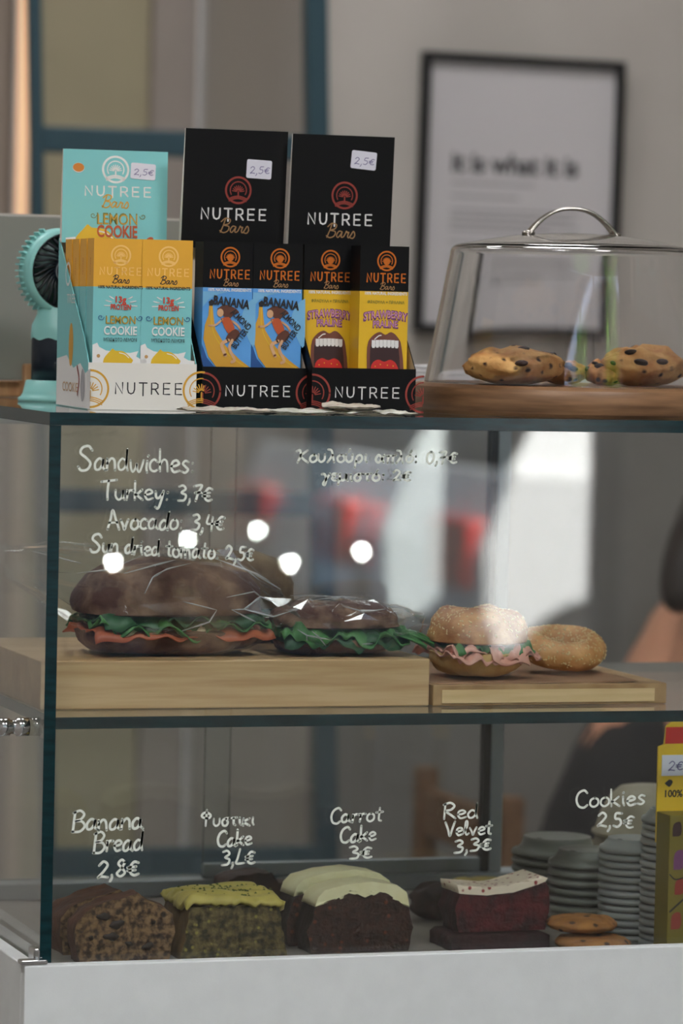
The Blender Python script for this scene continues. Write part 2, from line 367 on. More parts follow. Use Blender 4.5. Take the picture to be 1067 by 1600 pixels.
# ================================================================== THE SETTING
M_wall=mat('wall paint',C(186,180,173),.8,col2=C(191,185,178),scale=6,bump=.05,bscale=300)
M_wallw=mat('plain plaster',C(190,186,180),.85)
M_floor=mat('floor concrete',C(120,114,106),.5,col2=C(138,131,122),scale=3)
M_teal=mat('teal painted metal',C(36,66,77),.45)
M_white=mat('white laminate',C(220,223,222),.5,col2=C(225,228,227),scale=40,bump=.03,bscale=500)
M_alu=mat('aluminium',C(150,158,162),.42,metal=.5)
M_chrome=mat('chrome',C(205,205,205),.15,metal=1)
M_black=mat('black frame paint',C(22,23,24),.4)
M_paper=mat('white paper',C(228,224,222),.7)
def sbox(name,*a,m=None,**k):
    mb=MB(); mb.box(*a,m or M_wall); return struct(mb.build(name,**k))
XL,XR,YF,YB,ZC=-2.6,3.6,-4.6,2.85,3.4
xn=U(505,100,YB).x                                    # right side of the recess behind the teal partition
sbox('floor',XL-.1,XR+.1,YF-.15,YB+.9,-.08,0,m=M_floor)
sbox('ceiling',XL-.1,XR+.1,YF-.15,YB+.9,ZC,ZC+.12,m=M_wallw)
sbox('wall_left',XL-.1,XL,YF-.15,YB+.9,0,ZC)
sbox('wall_right',XR,XR+.1,YF-.15,YB+.9,0,ZC)
sbox('wall_back',xn,XR,YB,YB+.12,0,ZC)
sbox('wall_recess',XL,xn,YB+.78,YB+.9,0,ZC,m=M_wallw)
sbox('wall_recess_side',xn,xn+.1,YB+.1201,YB+.7799,0,ZC,m=M_wallw)
sbox('wainscot_back',xn,XR,YB-.012,YB-.0002,.09,1.19,m=mat('dark grey wainscot',C(128,124,120),.8,col2=C(134,130,126),scale=8))
sbox('baseboard_back',xn,XR,YB-.015,YB,0,.09,m=M_white)
sbox('wall_front_left',XL,-1.9,YF-.15,YF,0,ZC)
sbox('wall_front_right',2.42,XR,YF-.15,YF,0,ZC)
sbox('wall_front_low',-1.9,2.42,YF-.15,YF,0,.60)
sbox('wall_front_top',-1.9,2.42,YF-.15,YF,3.25,ZC)
# panels inside the recess
Yp=YB+.70
PAN=[(-700,24,(128,116,106)),(24,46,(166,150,132)),(46,230,(142,135,113)),(230,300,(136,128,122)),(300,400,(206,206,205)),(400,540,(186,184,182))]
for i,(a,b,cc) in enumerate(PAN):
    x0=max(U(a,300,Yp).x,XL+.002); x1=min(U(b,300,Yp).x,xn-.001)
    mb=MB(); mb.box(x0+.001,x1-.001,Yp-(.02 if i%2 else 0),Yp+.06,0,ZC-.002,mat('recess panel %d'%i,C(*[v*1.2 for v in cc]),.75,col2=C(*[v*1.23 for v in cc]),scale=8))
    struct(mb.build('trim_%d'%(i+1)))
# glowing strip added in the recess in place of a lit doorjamb
a=U(28,200,Yp-.05); b=U(43,200,Yp-.05)
t=thing('jamb_glow','slim vertical glowing strip standing in for a lit doorjamb left of the teal partition','light',(a.x*.5+b.x*.5,Yp-.045,1.38))
mb=MB(); mb.box(-.012,.012,0,.02,0,1.2,M_white); mb.build('glow_back',t)
mb=MB(); mb.box(-.009,.009,-.006,-.0005,.01,1.19,mat('lit jamb glow',C(255,214,170),emit=C(255,196,150),estr=.5)); mb.build('diffuser',t)

# teal partition
th=math.radians(-5.6); O=U(492,230,2.62); ax=Vector((math.cos(th),math.sin(th),0)); nn=Vector((-math.sin(th),math.cos(th),0))
def PT(x,y):                     # pixel on the partition plane, as local x and height
    R=ray(x,y); P=CAM+R*((O-CAM).dot(nn)/R.dot(nn)); return ((P-O).dot(ax), P.z)
t=thing('partition_frame','teal painted metal partition frame with glazing bars behind the display case','partition',(O.x,O.y,0),th)
def post(pts,name):
    (xa,za),(xb,zb),wd=pts
    k=(xb-xa)/(zb-za); f=lambda z: xa+k*(z-za)
    mb=MB(); mb.prism([(f(0)-wd/2,0),(f(0)+wd/2,0),(f(2.6)+wd/2,2.6),(f(2.6)-wd/2,2.6)],1,-.02,.02,M_teal); return mb.build(name,t,bevel=.003)
pxm=.00098
post((PT(53,20),PT(58,330),.019),'post'); post((PT(492,20),PT(508,1300),.034),'post'); 
for (xa,ya,xb,yb,hh) in ((60,217,475,233,.040),(95,782,490,788,.036),(90,1349,490,1346,.046)):
    A=PT(xa-8,ya); B=PT(xb+4,yb); mb=MB(); mb.prism([(A[0],A[1]-hh/2),(B[0],B[1]-hh/2),(B[0],B[1]+hh/2),(A[0],A[1]+hh/2)],1,-.016,.016,M_teal); mb.build('rail',t,bevel=.003)

# framed print on the wall
TL,TR,BL=U(664,79,YB-.03),U(979,97,YB-.03),U(651,518,YB-.03)
be=-math.atan2((TR-TL).z,(TR-TL).x); pw=(TR-TL).length; ph=(BL-TL).length
t=thing('framed_print','black framed white poster with bold black words hanging on the wall','picture',TL); t.rotation_euler=(0,be,0)
fw=.0135
mb=MB(); mb.box(fw,pw-fw,.012,.016,-ph+fw,-fw,M_paper)
pr=Print(mb,(0,.012,0),k=pw/315); g1=mat('poster ink',C(30,30,32),.7); g2=mat('poster grey ink',C(120,118,118),.7)
pr.text('it is what it is',150,157,29,g1,w=198,bold=.035)
for y,x0,x1 in ((188,52,180),(207,52,156),(228,52,252),(237,52,240),(246,52,252),(255,52,205),(275,52,130),(300,52,252),(309,52,236),(318,52,250),(327,52,180)):
    pr.line([(x0+i*(x1-x0)/40,y+(1.2 if i%2 else -1.2)) for i in range(41)],2.2,g2,sm=0)
mb.build('poster',t)
mb=MB()
for a in ((0,pw,-fw,0),(0,pw,-ph,-ph+fw),(0,fw,-ph+fw,-fw),(pw-fw,pw,-ph+fw,-fw)): mb.box(a[0],a[1],0,.022,a[2],a[3],M_black)
mb.build('frame',t,bevel=.001)
mb=MB(); mb.box(fw,pw-fw,.006,.008,-ph+fw,-fw,clear('picture glass',(.96,.96,.97,1))); mb.build('glass',t)

# unseen ceiling lamps, added to lift the light level of the room
M_glow=mat('fill lamp diffuser',C(250,249,248),emit=C(250,249,250),estr=CEIL_FILL_FRONT); M_glowb=mat('rear fill lamp diffuser',C(250,249,248),emit=C(250,248,248),estr=CEIL_FILL_BACK)
for i,(x,y,lb) in enumerate(((.9,-1.9,'added square ceiling fill light in front of the counter, nearer the right wall'),(-.9,-1.9,'added square ceiling fill light in front of the counter, nearer the left wall'),(.95,1.55,'added square ceiling fill light near the wall with the framed print'),(-.7,1.5,'added square ceiling fill light near the teal partition'))):
    t=thing('ceiling_fill_light',lb,'light',(x,y,ZC-.035),0,'added square ceiling fill lights')
    mb=MB(); 
    for a in ((-.32,.32,-.32,-.29),(-.32,.32,.29,.32),(-.32,-.29,-.29,.29),(.29,.32,-.29,.29)): mb.box(a[0],a[1],a[2],a[3],0,.035,M_white)
    mb.build('frame',t); mb=MB(); mb.box(-.288,.288,-.288,.288,.012,.02,M_glow if i<2 else M_glowb); mb.build('diffuser',t)

# shop window and the street it looks out on
M_pane=clear('window glass',(.95,.96,.96,1))
def window(n,x0,x1):
    mb=MB(); f=.05
    for a in ((x0,x1,.60,.60+f),(x0,x1,3.25-f,3.25),(x0,x0+f,.60+f,3.25-f),(x1-f,x1,.60+f,3.25-f)): mb.box(a[0],a[1],YF-.11,YF-.04,a[2],a[3],M_teal)
    o=struct(mb.build('window_%d'%n,bevel=.004))
    mb=MB(); mb.box(x0+f,x1-f,YF-.08,YF-.074,.60+f,3.25-f,M_pane); mb.build('window_pane',o)
window(1,-1.9,.3); window(2,.3,2.42)
mb=MB(); mb.box(-14,18,-30,YF-.15,-.2,-.1,mat('asphalt',C(36,36,40),.95,spec=0,col2=C(42,42,46),scale=2)); struct(mb.build('street'))
mb=MB(); mb.box(-14,18,-7.3,YF-.15,-.1,-.001,mat('pavement slabs',C(56,55,55),.9,spec=0,col2=C(62,61,60),scale=3)); struct(mb.build('pavement'))
mb=MB(); mb.box(-14,18,-20,-17,-.1,.02,mat('far pavement',C(52,50,50),.9,spec=0)); struct(mb.build('pavement_far'))
# house across the street
t=thing('town_house','pale rendered house front across the street with shuttered windows','building',(2,-20,-.1))
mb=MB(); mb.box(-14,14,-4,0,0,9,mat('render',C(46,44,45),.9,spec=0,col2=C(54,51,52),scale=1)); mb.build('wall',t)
for k in range(9):
    for z in (1.0,4.6):
        mb=MB(); mb.box(-11.6+k*2.7,-10.4+k*2.7,.0,.05,z,z+1.8,mat('shutter',C(88,98,104),.6)); mb.build('window',t)
# parked white car
P=MIR(752,1000,-8.0); P.z=-.1
fwd=Vector((math.cos(math.radians(-10)),math.sin(math.radians(-10)),0))
t=thing('hatchback_car','white hatchback car parked in the street outside the shop window','car',P,math.radians(-1))
M_car=mat('white car paint',C(238,238,238),.25,coat=.6); M_cg=mat('dark car glass',C(26,30,34),.08); M_rub=mat('tyre rubber',C(24,24,25),.8); M_red=mat('red lamp plastic',C(196,26,22),.25,coat=.5)
def arch(cx,r,n=12): return [(cx+r*math.cos(PI-PI*i/n), .26+r*math.sin(PI-PI*i/n)) for i in range(n+1)]
body=[(0.02,.26)]+arch(.40,.33)+arch(2.75,.33)+[(3.45,.26),(3.5,.5),(3.42,.78),(2.7,.95),(.1,1.0),(0,.75)]
mb=MB(); mb.prism(body,1,-1.6,0,M_car); mb.build('body',t,bevel=.03)
mb=MB(); vs=[]
for y,i in ((-.05,0),(-1.55,1)):
    s=1 if i==0 else -1
    vs+=[(.1,y,.99),(2.75,y,.94),(2.05,y-.14*s,1.44),(.42,y-.14*s,1.47)]
mb.add(vs,[(0,3,2,1),(4,5,6,7),(3,7,6,2)],M_car); mb.add(vs,[(0,4,7,3),(1,2,6,5)],M_cg); mb.build('cabin',t,bevel=.02)
mb=MB(); mb.add([(.38,-.06,1.04),(1.15,-.06,1.03),(1.15,-.165,1.38),(.58,-.165,1.39)],[(0,1,2,3)],M_cg); mb.add([(1.22,-.06,1.03),(2.4,-.06,1.0),(1.98,-.165,1.37),(1.22,-.165,1.38)],[(0,1,2,3)],M_cg); mb.build('side_window',t,solid=.02)
for y in (-.24,-1.36):
    mb=MB(); mb.box(-.03,.08,y-.17,y+.17,.62,.84,M_red); mb.build('tail_light',t,bevel=.02)
M_trim=mat('grey plastic trim',C(58,58,62),.6); mb=MB(); mb.box(-.08,.05,-1.615,.015,.25,.52,M_trim); mb.build('bumper',t,bevel=.03)
mb=MB(); mb.box(.74,2.41,-.02,.014,.25,.50,M_trim); mb.build('sill_trim',t,bevel=.006)
for x in (.40,2.75):
    for y in (-.02,-1.42):
        mb=MB(); R90=Matrix.Rotation(PI/2,3,'X'); mb.lathe([(.0,0),(.2,0),(.27,.01),(.285,.05),(.285,.13),(.27,.17),(.0,.17)],28,M_rub,(x,y,.285),R90); wh=mb.build('wheel',t)
        mb=MB(); mb.lathe([(0,-.012),(.1,-.012),(.17,-.002),(.17,.01)],20,M_alu,(x,y,.285),R90); mb.build('hub_cap',wh)
# street trees
M_bark=mat('tree bark',C(86,72,58),.9,col2=C(62,52,44),scale=20,bump=.5); M_fol=mat('tree leaves',C(96,138,54),.7,col2=C(130,170,74),scale=3,spec=.2)
def tree(x,y,h,R,seed,lb):
    t=thing('street_tree',lb,'tree',(x,y,-.1),0,'trees in the street'); rnd=random.Random(seed)
    mb=MB(); mb.tube([(0,0,0),(.04,.02,1.2),(-.03,.05,2.2),(.05,0,h-R*.4)],[.14,.11,.09,.04],12,M_bark)
    for k in range(5):
        g=rnd.uniform(0,6.28); mb.tube([(0,0,2.1+.1*k),(math.cos(g)*R*.4,math.sin(g)*R*.4,2.6+.25*k),(math.cos(g)*R*.75,math.sin(g)*R*.75,2.9+.3*k)],[.05,.03,.012],8,M_bark)
    mb.build('trunk',t); mb=MB()
    for k in range(1500):
        v=Vector((rnd.gauss(0,1),rnd.gauss(0,1),rnd.gauss(0,1))).normalized()*R*rnd.uniform(.45,1)**.6*(1+.3*nz((k*.01,seed,0),2)); c=Vector((v.x,v.y,v.z*.85+h)); s=rnd.uniform(.07,.13)
        q=Matrix.Rotation(rnd.uniform(0,6),3,'Z')@Matrix.Rotation(rnd.uniform(-1,1),3,'X'); mb.add([c+q@Vector(p) for p in ((-s*.5,0,0),(0,-s,0),(s*.5,0,0),(0,s,0))],[(0,1,2,3)],M_fol)
    mb.build('crown',t)
tree(-1.6,-8.6,3.7,1.25,3,'leafy street tree on the kerb, left of the parked white car'); tree(2.3,-7.6,3.6,.95,5,'slim leafy street tree on the kerb nearest the shop window'); tree(6.2,-11,4.2,1.6,8,'larger leafy street tree beyond the parked white car')
# small lamps added on the pavement, standing in for sun glints
M_glint_bulb=mat('glint_bulb',C(255,255,250),emit=C(255,253,248),estr=420)
for i,(px,py,lb) in enumerate(((180,878,'leftmost of the three small lamps added outside for sun glints'),(456,880,'middle one of the three small lamps added outside for sun glints'),(568,862,'rightmost of the three small lamps added outside for sun glints'))):
    P=MIR(px,py,-6.6); t=thing('glint_lamp',lb,'lamp',(P.x,P.y,-.001),0,'added glint lamps on the pavement')
    mb=MB(); mb.lathe([(.0,0),(.05,0),(.05,.01),(.025,.015),(.022,P.z-.03),(.0,P.z-.03)],16,M_black); mb.build('post',t)
    mb=MB(); mb.blob(lambda a,b: Vector((.011*math.cos(b)*math.cos(a),.011*math.cos(b)*math.sin(a),.011*math.sin(b)+P.z)),16,8,M_glint_bulb); mb.build('glint_bulb',t)
    mb=MB(); mb.lathe([(.0,.06),(.03,.055),(.034,.05),(.0,.05)],16,M_black,(0,0,P.z-.03)); mb.tube([(0,.028,P.z-.035),(0,.028,P.z+.022)],.003,6,M_black); mb.build('cap',t)

# ================================================================== COUNTER AND GLASS CASE
ZB=TOP-.4576; DK=TOP-.4776; ZSH=TOP-.2540; ZSB=TOP-.2639; CD=.50; CX=1.0
t=thing('counter','white laminate shop counter under the glass display case','counter',(0,0,0))
mb=MB(); mb.box(-.016,CX+.02,-.014,-.001,.0,ZB,M_white); mb.build('front_panel',t,bevel=.0012)
mb=MB(); mb.box(-.016,-.002,-.0005,CD+.02,.0,ZB,M_white); mb.build('end_panel',t,bevel=.0012)
mb=MB(); mb.box(-.0015,CX+.02,-.0005,CD+.02,DK-.03,DK-.0001,mat('deck board',C(124,115,107),.6,col2=C(136,127,118),scale=12)); mb.build('deck',t)
M_g=clear('case glass',(.945,.965,.96,1),base=.045)
M_edge=mat('glass edge',C(12,50,55),.15,spec=.3,col2=C(8,36,40),scale=30,stretch=(1,1,6))
M_top=clear('top glass',(.93,.955,.95,1),base=.05)
case=thing('display_case','tall glass display case with a middle shelf standing on the white counter','display case',(0,0,0))
E_=dict(l=M_edge,r=M_edge,t=M_edge,b=M_edge)
def pane(name,x0,x1,y0,y1,z0,z1,face,m=M_g,parent=case):
    fm={k:M_edge for k in 'lrtbfk' if k not in face}
    mb=MB(); mb.box(x0,x1,y0,y1,z0,z1,m,fm); return mb.build(name,parent)
ZT=TOP-.0105
pane('top_pane',0,CX,0,CD,ZT,TOP,'tb',M_top)
pane('side_pane',0,.0100,0.0005,CD,DK+.0005,ZT-.0003,'lr')
front=pane('front_pane',.0102,CX,.001,.009,DK+.0005,ZT-.0003,'fk')
shelf=pane('shelf',.0104,CX,.0095,.455,ZSB,ZSH,'tb')
# the hand lettering on the front pane
M_ink=mat('chalk marker',C(236,240,230),.8,col2=C(222,228,216),scale=400)
def lettering(lines,label,wd=3.6):
    mb=MB(); o=Vector((0.0,.0009,TOP))
    A=U(77,655,.0009); k=1/1754.0
    pr=Print(mb,(0,.0008,TOP),k=k)
    for n,(s,x0,y0,x1,y1,xh) in enumerate(lines):
        a=U(x0,y0,.0008); b=U(x1,y1,.0008)
        scribble(pr,s,a.x/k,(TOP-a.z)/k,b.x/k,(TOP-b.z)/k,xh,M_ink,wd,seed=n+len(s)); pr.l=0
    ob=mb.build('lettering',front); ob['label']=label
lettering([('Sandwiches:',121,734,306,739,20),('Turkey: 3,7€',158,781,332,783,17),('Avocado: 3,4€',168,826,350,829,17),('Sun dried tomato: 2,5€',140,862,396,877,15)],'handwritten sandwich price list in pale marker',3.4)
lettering([('Κουλούρι απλό: 0,7€',462,722,714,724,13.5),('γεμιστό: 2€',502,751,642,752,12)],'handwritten Greek price lines in pale marker',3.5)
lettering([('Banana',112,1299,224,1294,18),('Bread',145,1332,224,1328,18),('2,8€',151,1372,218,1367,18)],'handwritten banana bread price',3.8)
lettering([('Φυστίκι'.replace('ί','ι'),314,1291,398,1289,13),('Cake',338,1323,394,1320,14),('3,L€',345,1352,399,1349,16)],'handwritten Greek pistachio cake price',3.4)
lettering([('Carrot',515,1287,598,1282,14),('Cake',530,1317,588,1313,14),('3€',545,1343,582,1341,14)],'handwritten carrot cake price',3.4)
lettering([('Red',692,1280,748,1277,14),('Velvet',696,1307,769,1303,13),('3,3€',708,1333,768,1327,14)],'handwritten red velvet price',3.4)
lettering([('Cookies',899,1263,1008,1257,16),('2,5€',932,1291,990,1294,16)],'handwritten cookies price',3.4)
# shelf studs through the side pane, clamps at the foot
for y in (.055,.42):
    mb=MB(); RY=Matrix.Rotation(PI/2,3,'Y')
    mb.lathe([(0,-.026),(.0055,-.026),(.0075,-.0245),(.0075,-.0165),(.006,-.0155),(.006,-.011),(.0078,-.010),(.0078,0.0),(.0,0)],24,M_chrome,(0,y,TOP-.2665),RY); mb.lathe([(0,0.0105),(.006,.0105),(.006,.016),(0,.016)],20,M_chrome,(0,y,ZSB-.0065),RY); mb.build('shelf_stud',case)
mb=MB(); mb.box(-.019,.004,-.0135,.0005,ZB+.0002,ZB+.0042,M_chrome); mb.box(-.006,-.0005,-.004,.016,ZB+.0005,ZB+.012,M_chrome); mb.build('corner_clamp',case,bevel=.0015)
# sliding doors at the back
YD=.466
mb=MB(); mb.box(.0105,CX,YD-.004,CD-.001,DK+.0003,TOP-.462,M_alu); mb.build('door_track',case,bevel=.001)
mb=MB(); mb.box(.0105,CX,YD-.004,CD-.001,ZT-.014,ZT-.0006,M_alu); mb.build('door_track',case,bevel=.001)
zd0=TOP-.4615; zd1=ZT-.0145
xa=U(366,900,YD+.022).x; xb=U(326,900,YD+.006).x; xc=U(757,1000,YD+.006).x; xe=U(788,1000,YD+.006).x
M_g2=clear('door glass',(.93,.945,.945,1),base=.045)
d=pane('sliding_door',.0107,xa,YD+.020,YD+.025,zd0,zd1,'fk',M_g2)
d=pane('sliding_door',xb,xc,YD+.004,YD+.009,zd0,zd1,'fk',M_g2)
mb=MB(); mb.box(xc,xc+.008,YD,YD+.012,zd0,zd1,M_black); mb.box(xc+.008,xe,YD-.001,YD+.014,zd0,zd1,M_alu); mb.build('door_stile',d,bevel=.001)
mb=MB(); mb.box(xb,xc-.0005,YD+.002,YD+.011,zd0,zd0+.014,M_alu); mb.build('door_rail',d,bevel=.001)

# ================================================================== ON TOP OF THE CASE
ink={k:mat('ink '+k,C(*v),.5,**kw) for k,v,kw in (('white',(236,234,232),{}),('dark',(38,36,40),{}),('gold',(214,160,52),{}),('copper',(214,116,40),dict(metal=.55)),
 ('red',(206,66,42),{}),('olive',(128,126,54),{}),('rust',(190,86,44),{}),('yellow',(226,186,42),{}),('tan',(196,152,96),{}),('brick',(150,56,46),{}),('purple',(120,66,110),{}),
 ('teal',(128,202,204),{}),('deep',(36,84,150),{}),('sky',(122,184,226),{}),('skin',(214,168,128),{}),('brown',(96,54,40),{}),('lip',(120,70,58),{}),('mouth',(60,36,38),{}),('tongue',(206,44,40),{}),('pink',(216,150,190),{}),('script',(170,128,84),{}),('foil',(255,206,120),{}))}
M_turq=mat('turquoise card',C(128,202,204),.5); M_blk=mat('black card',C(13,13,15),.55,spec=.2); M_wcard=mat('white card',C(232,228,220),.55)
M_gold=mat('gold carton',C(236,174,52),.45); M_blue=mat('blue carton',C(92,162,230),.45); M_yel=mat('yellow carton',C(232,186,36),.45); M_inside=mat('raw card inside',C(206,190,170),.75)
M_stick=mat('sticker paper',C(224,222,234),.5); M_pen=mat('pen ink',C(110,100,150),.6)
BW,BD,BH=.0446,.026,.1445
def head_print(pr,dark):
    if dark:
        pr.logo(41,22,15,ink['copper']); pr.disc(41,23,5,ink['copper']); pr.nutree(41,47,12.5,60,2.2,ink['copper']); pr.bars(43,59.5,10,ink['script'],1.0)
        pr.text('100% NATURAL INGREDIENTS',41,70,4.4,ink['white'],w=66,bold=.03)
    else:
        pr.logo(40,24,15,ink['foil']); pr.nutree(40,47,10.5,61,1.6,ink['foil']); pr.bars(41,59,11,ink['dark'],1.2)
        pr.text('100% NATURAL INGREDIENTS',40,70,4.4,ink['dark'],w=66,bold=.03)
def swirl(pr,x,y,d,m):
    pr.line([(x+d*(1-.12*i)*0+d*(.5+5*math.cos(i*.75)*(1-i/12)), y+4.6*math.sin(i*.75)*(1-i/12)) for i in range(10)],.9,m)
def lemon_art(pr,x,y,k,m):
    pr.poly([(x-22*k,y+12*k),(x-21*k,y-2*k),(x-12*k,y-13*k),(x-8*k,y-17*k),(x-4*k,y-14*k),(x+8*k,y-13*k),(x+19*k,y-4*k),(x+22*k,y+1*k),(x+12*k,y+11*k),(x-4*k,y+16*k),(x-16*k,y+16*k)],m,sm=3)
    pr.line([(x+2*k,y-11*k),(x+10*k,y-9*k),(x+16*k,y-4*k)],1.2*k,ink['white'])
def bar_lemon(mb):
    zt=BH-75*.000548; z2=BH-152*.000548
    mb.box(0,BW,0,BD,zt,BH,M_gold); mb.box(0,BW,0,BD,0,zt,M_turq)
    pr=Print(mb,(0,0,BH)); head_print(pr,False)
    for i in range(9):
        a=PI+PI*(i+.0)/8
        if 2<i<6: continue
        pr.line([(41+15*math.cos(a),97+14*math.sin(a)),(41+24*math.cos(a),97+19*math.sin(a))],1.6,ink['white'],sm=0)
    pr.text('13g',41,87.5,9,ink['red'],bold=.03); pr.text('PROTEIN',41,98.5,8,ink['red'],w=30,bold=.03)
    pr.text('LEMON',41,117,12,ink['olive'],w=44,bold=.01); pr.text('LEMON',41.6,117.6,11,ink['gold'],w=43,bold=-.012)
    swirl(pr,11,114,1,ink['deep']); swirl(pr,70,114,-1,ink['deep'])
    pr.text('COOKIE',41,132.5,12.5,ink['white'],w=49,bold=.02); pr.text('ΜΠΙΣΚΟΤΟ ΛΕΜΟΝΙ',41,146,5,ink['dark'],w=49,bold=.01)
    # turquoise scallop over the white foot
    pr.poly([(.2,263),(81.2,263),(81.2,175),(72,174),(65,170),(68,162),(56,165),(40,164),(20,162),(10,157),(7,151),(.2,154)][::-1],ink['white'])
    lemon_art(pr,38,176,1.0,ink['yellow'])
    pr.line([(42,190),(45,198)],1.1,ink['dark']); pr.line([(55,192),(51,199)],1.3,ink['dark'])
    for x,y,r in ((9,170,2.6),(65,189,3),(8,194,3.6)): pr.disc(x,y,r,ink['tan'])
    for z in (.104,.118,.132): pass
    ps=Print(mb,(0,BD,BH),R=(0,-1,0),U_=(0,0,1)); ps.text('NUTREE',22,40,5,ink['rust'],rot=-PI/2)
def bar_banana(mb):
    zt=BH-72*.000548
    mb.box(0,BW,0,BD,zt,BH,M_blk); mb.box(0,BW,0,BD,0,zt,M_blue)
    pr=Print(mb,(0,0,BH)); head_print(pr,True)
    pr.poly([(0,96),(10,84),(26,76),(40,73),(22,73),(0,73)],ink['sky'],sm=0); pr.poly([(81,80),(81,150),(70,140),(60,110),(70,88)],ink['sky'],sm=3)
    pr.poly([(0,150),(8,170),(24,188),(44,198),(0,198)],ink['deep']); 
    pr.poly([(10,92),(15,92),(17,110),(20,128),(36,152),(58,172),(81,188),(81,199),(52,199),(28,190),(10,168),(2,142),(4,122),(9,108)],ink['gold'])
    pr.line([(14,96),(14,120),(22,142),(42,166),(70,184)],1.1,ink['yellow']); pr.poly([(9,88),(14,84),(17,88),(15,94),(10,94)],ink['dark'])
    # surfer girl
    pr.poly([(22,98),(34,92),(48,96),(56,103),(48,106),(42,112),(34,110),(30,106)],ink['brown'],sm=3)
    pr.disc(27,104,5,ink['skin'],ry=6); pr.poly([(28,112),(40,110),(46,118),(50,130),(42,136),(34,126)],ink['rust'],sm=2)
    pr.line([(30,114),(20,122),(10,123)],3,ink['skin']); pr.line([(46,116),(54,122),(58,128)],3,ink['skin'])
    pr.poly([(40,134),(51,127),(58,134),(52,144),(42,146),(36,142)],ink['brown'],sm=2)
    pr.line([(40,144),(30,150),(34,162),(36,166)],5,ink['skin']); pr.line([(46,144),(42,156),(50,172),(46,176)],4.4,ink['skin'])
    pr.text('BANANA',44,88,13,ink['dark'],w=56,bold=.035,rot=.12); pr.text('ALMOND',59,113,9.5,ink['dark'],w=38,bold=.02,rot=.75); pr.text('BUTTER',57,141,9.5,ink['dark'],w=32,bold=.02,rot=-.95)
def bar_straw(mb):
    zt=BH-72*.000548
    mb.box(0,BW,0,BD,zt,BH,M_blk); mb.box(0,BW,0,BD,0,zt,M_yel)
    pr=Print(mb,(0,0,BH)); head_print(pr,True)
    pr.text('ΦΡΑΟΥΛΑ + ΠΡΑΛΙΝΑ',41,83,4.4,ink['olive'],w=58,bold=.02)
    pr.text('STRAWBERRY',41,101,13,ink['purple'],w=70,bold=.05,arc=.0035); pr.text('STRAWBERRY',40.6,100.4,11,ink['pink'],w=66,bold=.0,arc=.0035)
    pr.text('PRALINE',41,115,11,ink['purple'],w=40,bold=.05,arc=.002); pr.text('PRALINE',40.8,114.6,9.5,ink['pink'],w=38,bold=0,arc=.002)
    pr.poly([(14,200),(13,150),(20,134),(32,127),(41,131),(50,127),(60,134),(67,150),(67,200)],ink['lip'],sm=3)
    pr.poly([(19,200),(18,150),(26,141),(41,139),(55,142),(62,150),(62,200)],ink['mouth'],sm=3)
    for i in range(7):
        x=20+i*6; yy=143.5+.09*(i-3)**2*1.0; pr.poly([(x,yy-5),(x+5.6,yy-5),(x+5.8,yy+4),(x+4.6,yy+6.5),(x+1.2,yy+6.5),(x,yy+4)],ink['white'])
    pr.poly([(18,200),(20,176),(30,168),(40,171),(50,168),(60,176),(63,200)],ink['tongue'],sm=3)
    for x,y in ((26,178),(34,175),(45,176),(54,177),(30,186),(40,184),(50,186),(37,192),(57,188),(24,190)): pr.disc(x,y,.9,ink['yellow'])
    pr.line([(24,138),(30,133),(34,132)],1.6,ink['white'])

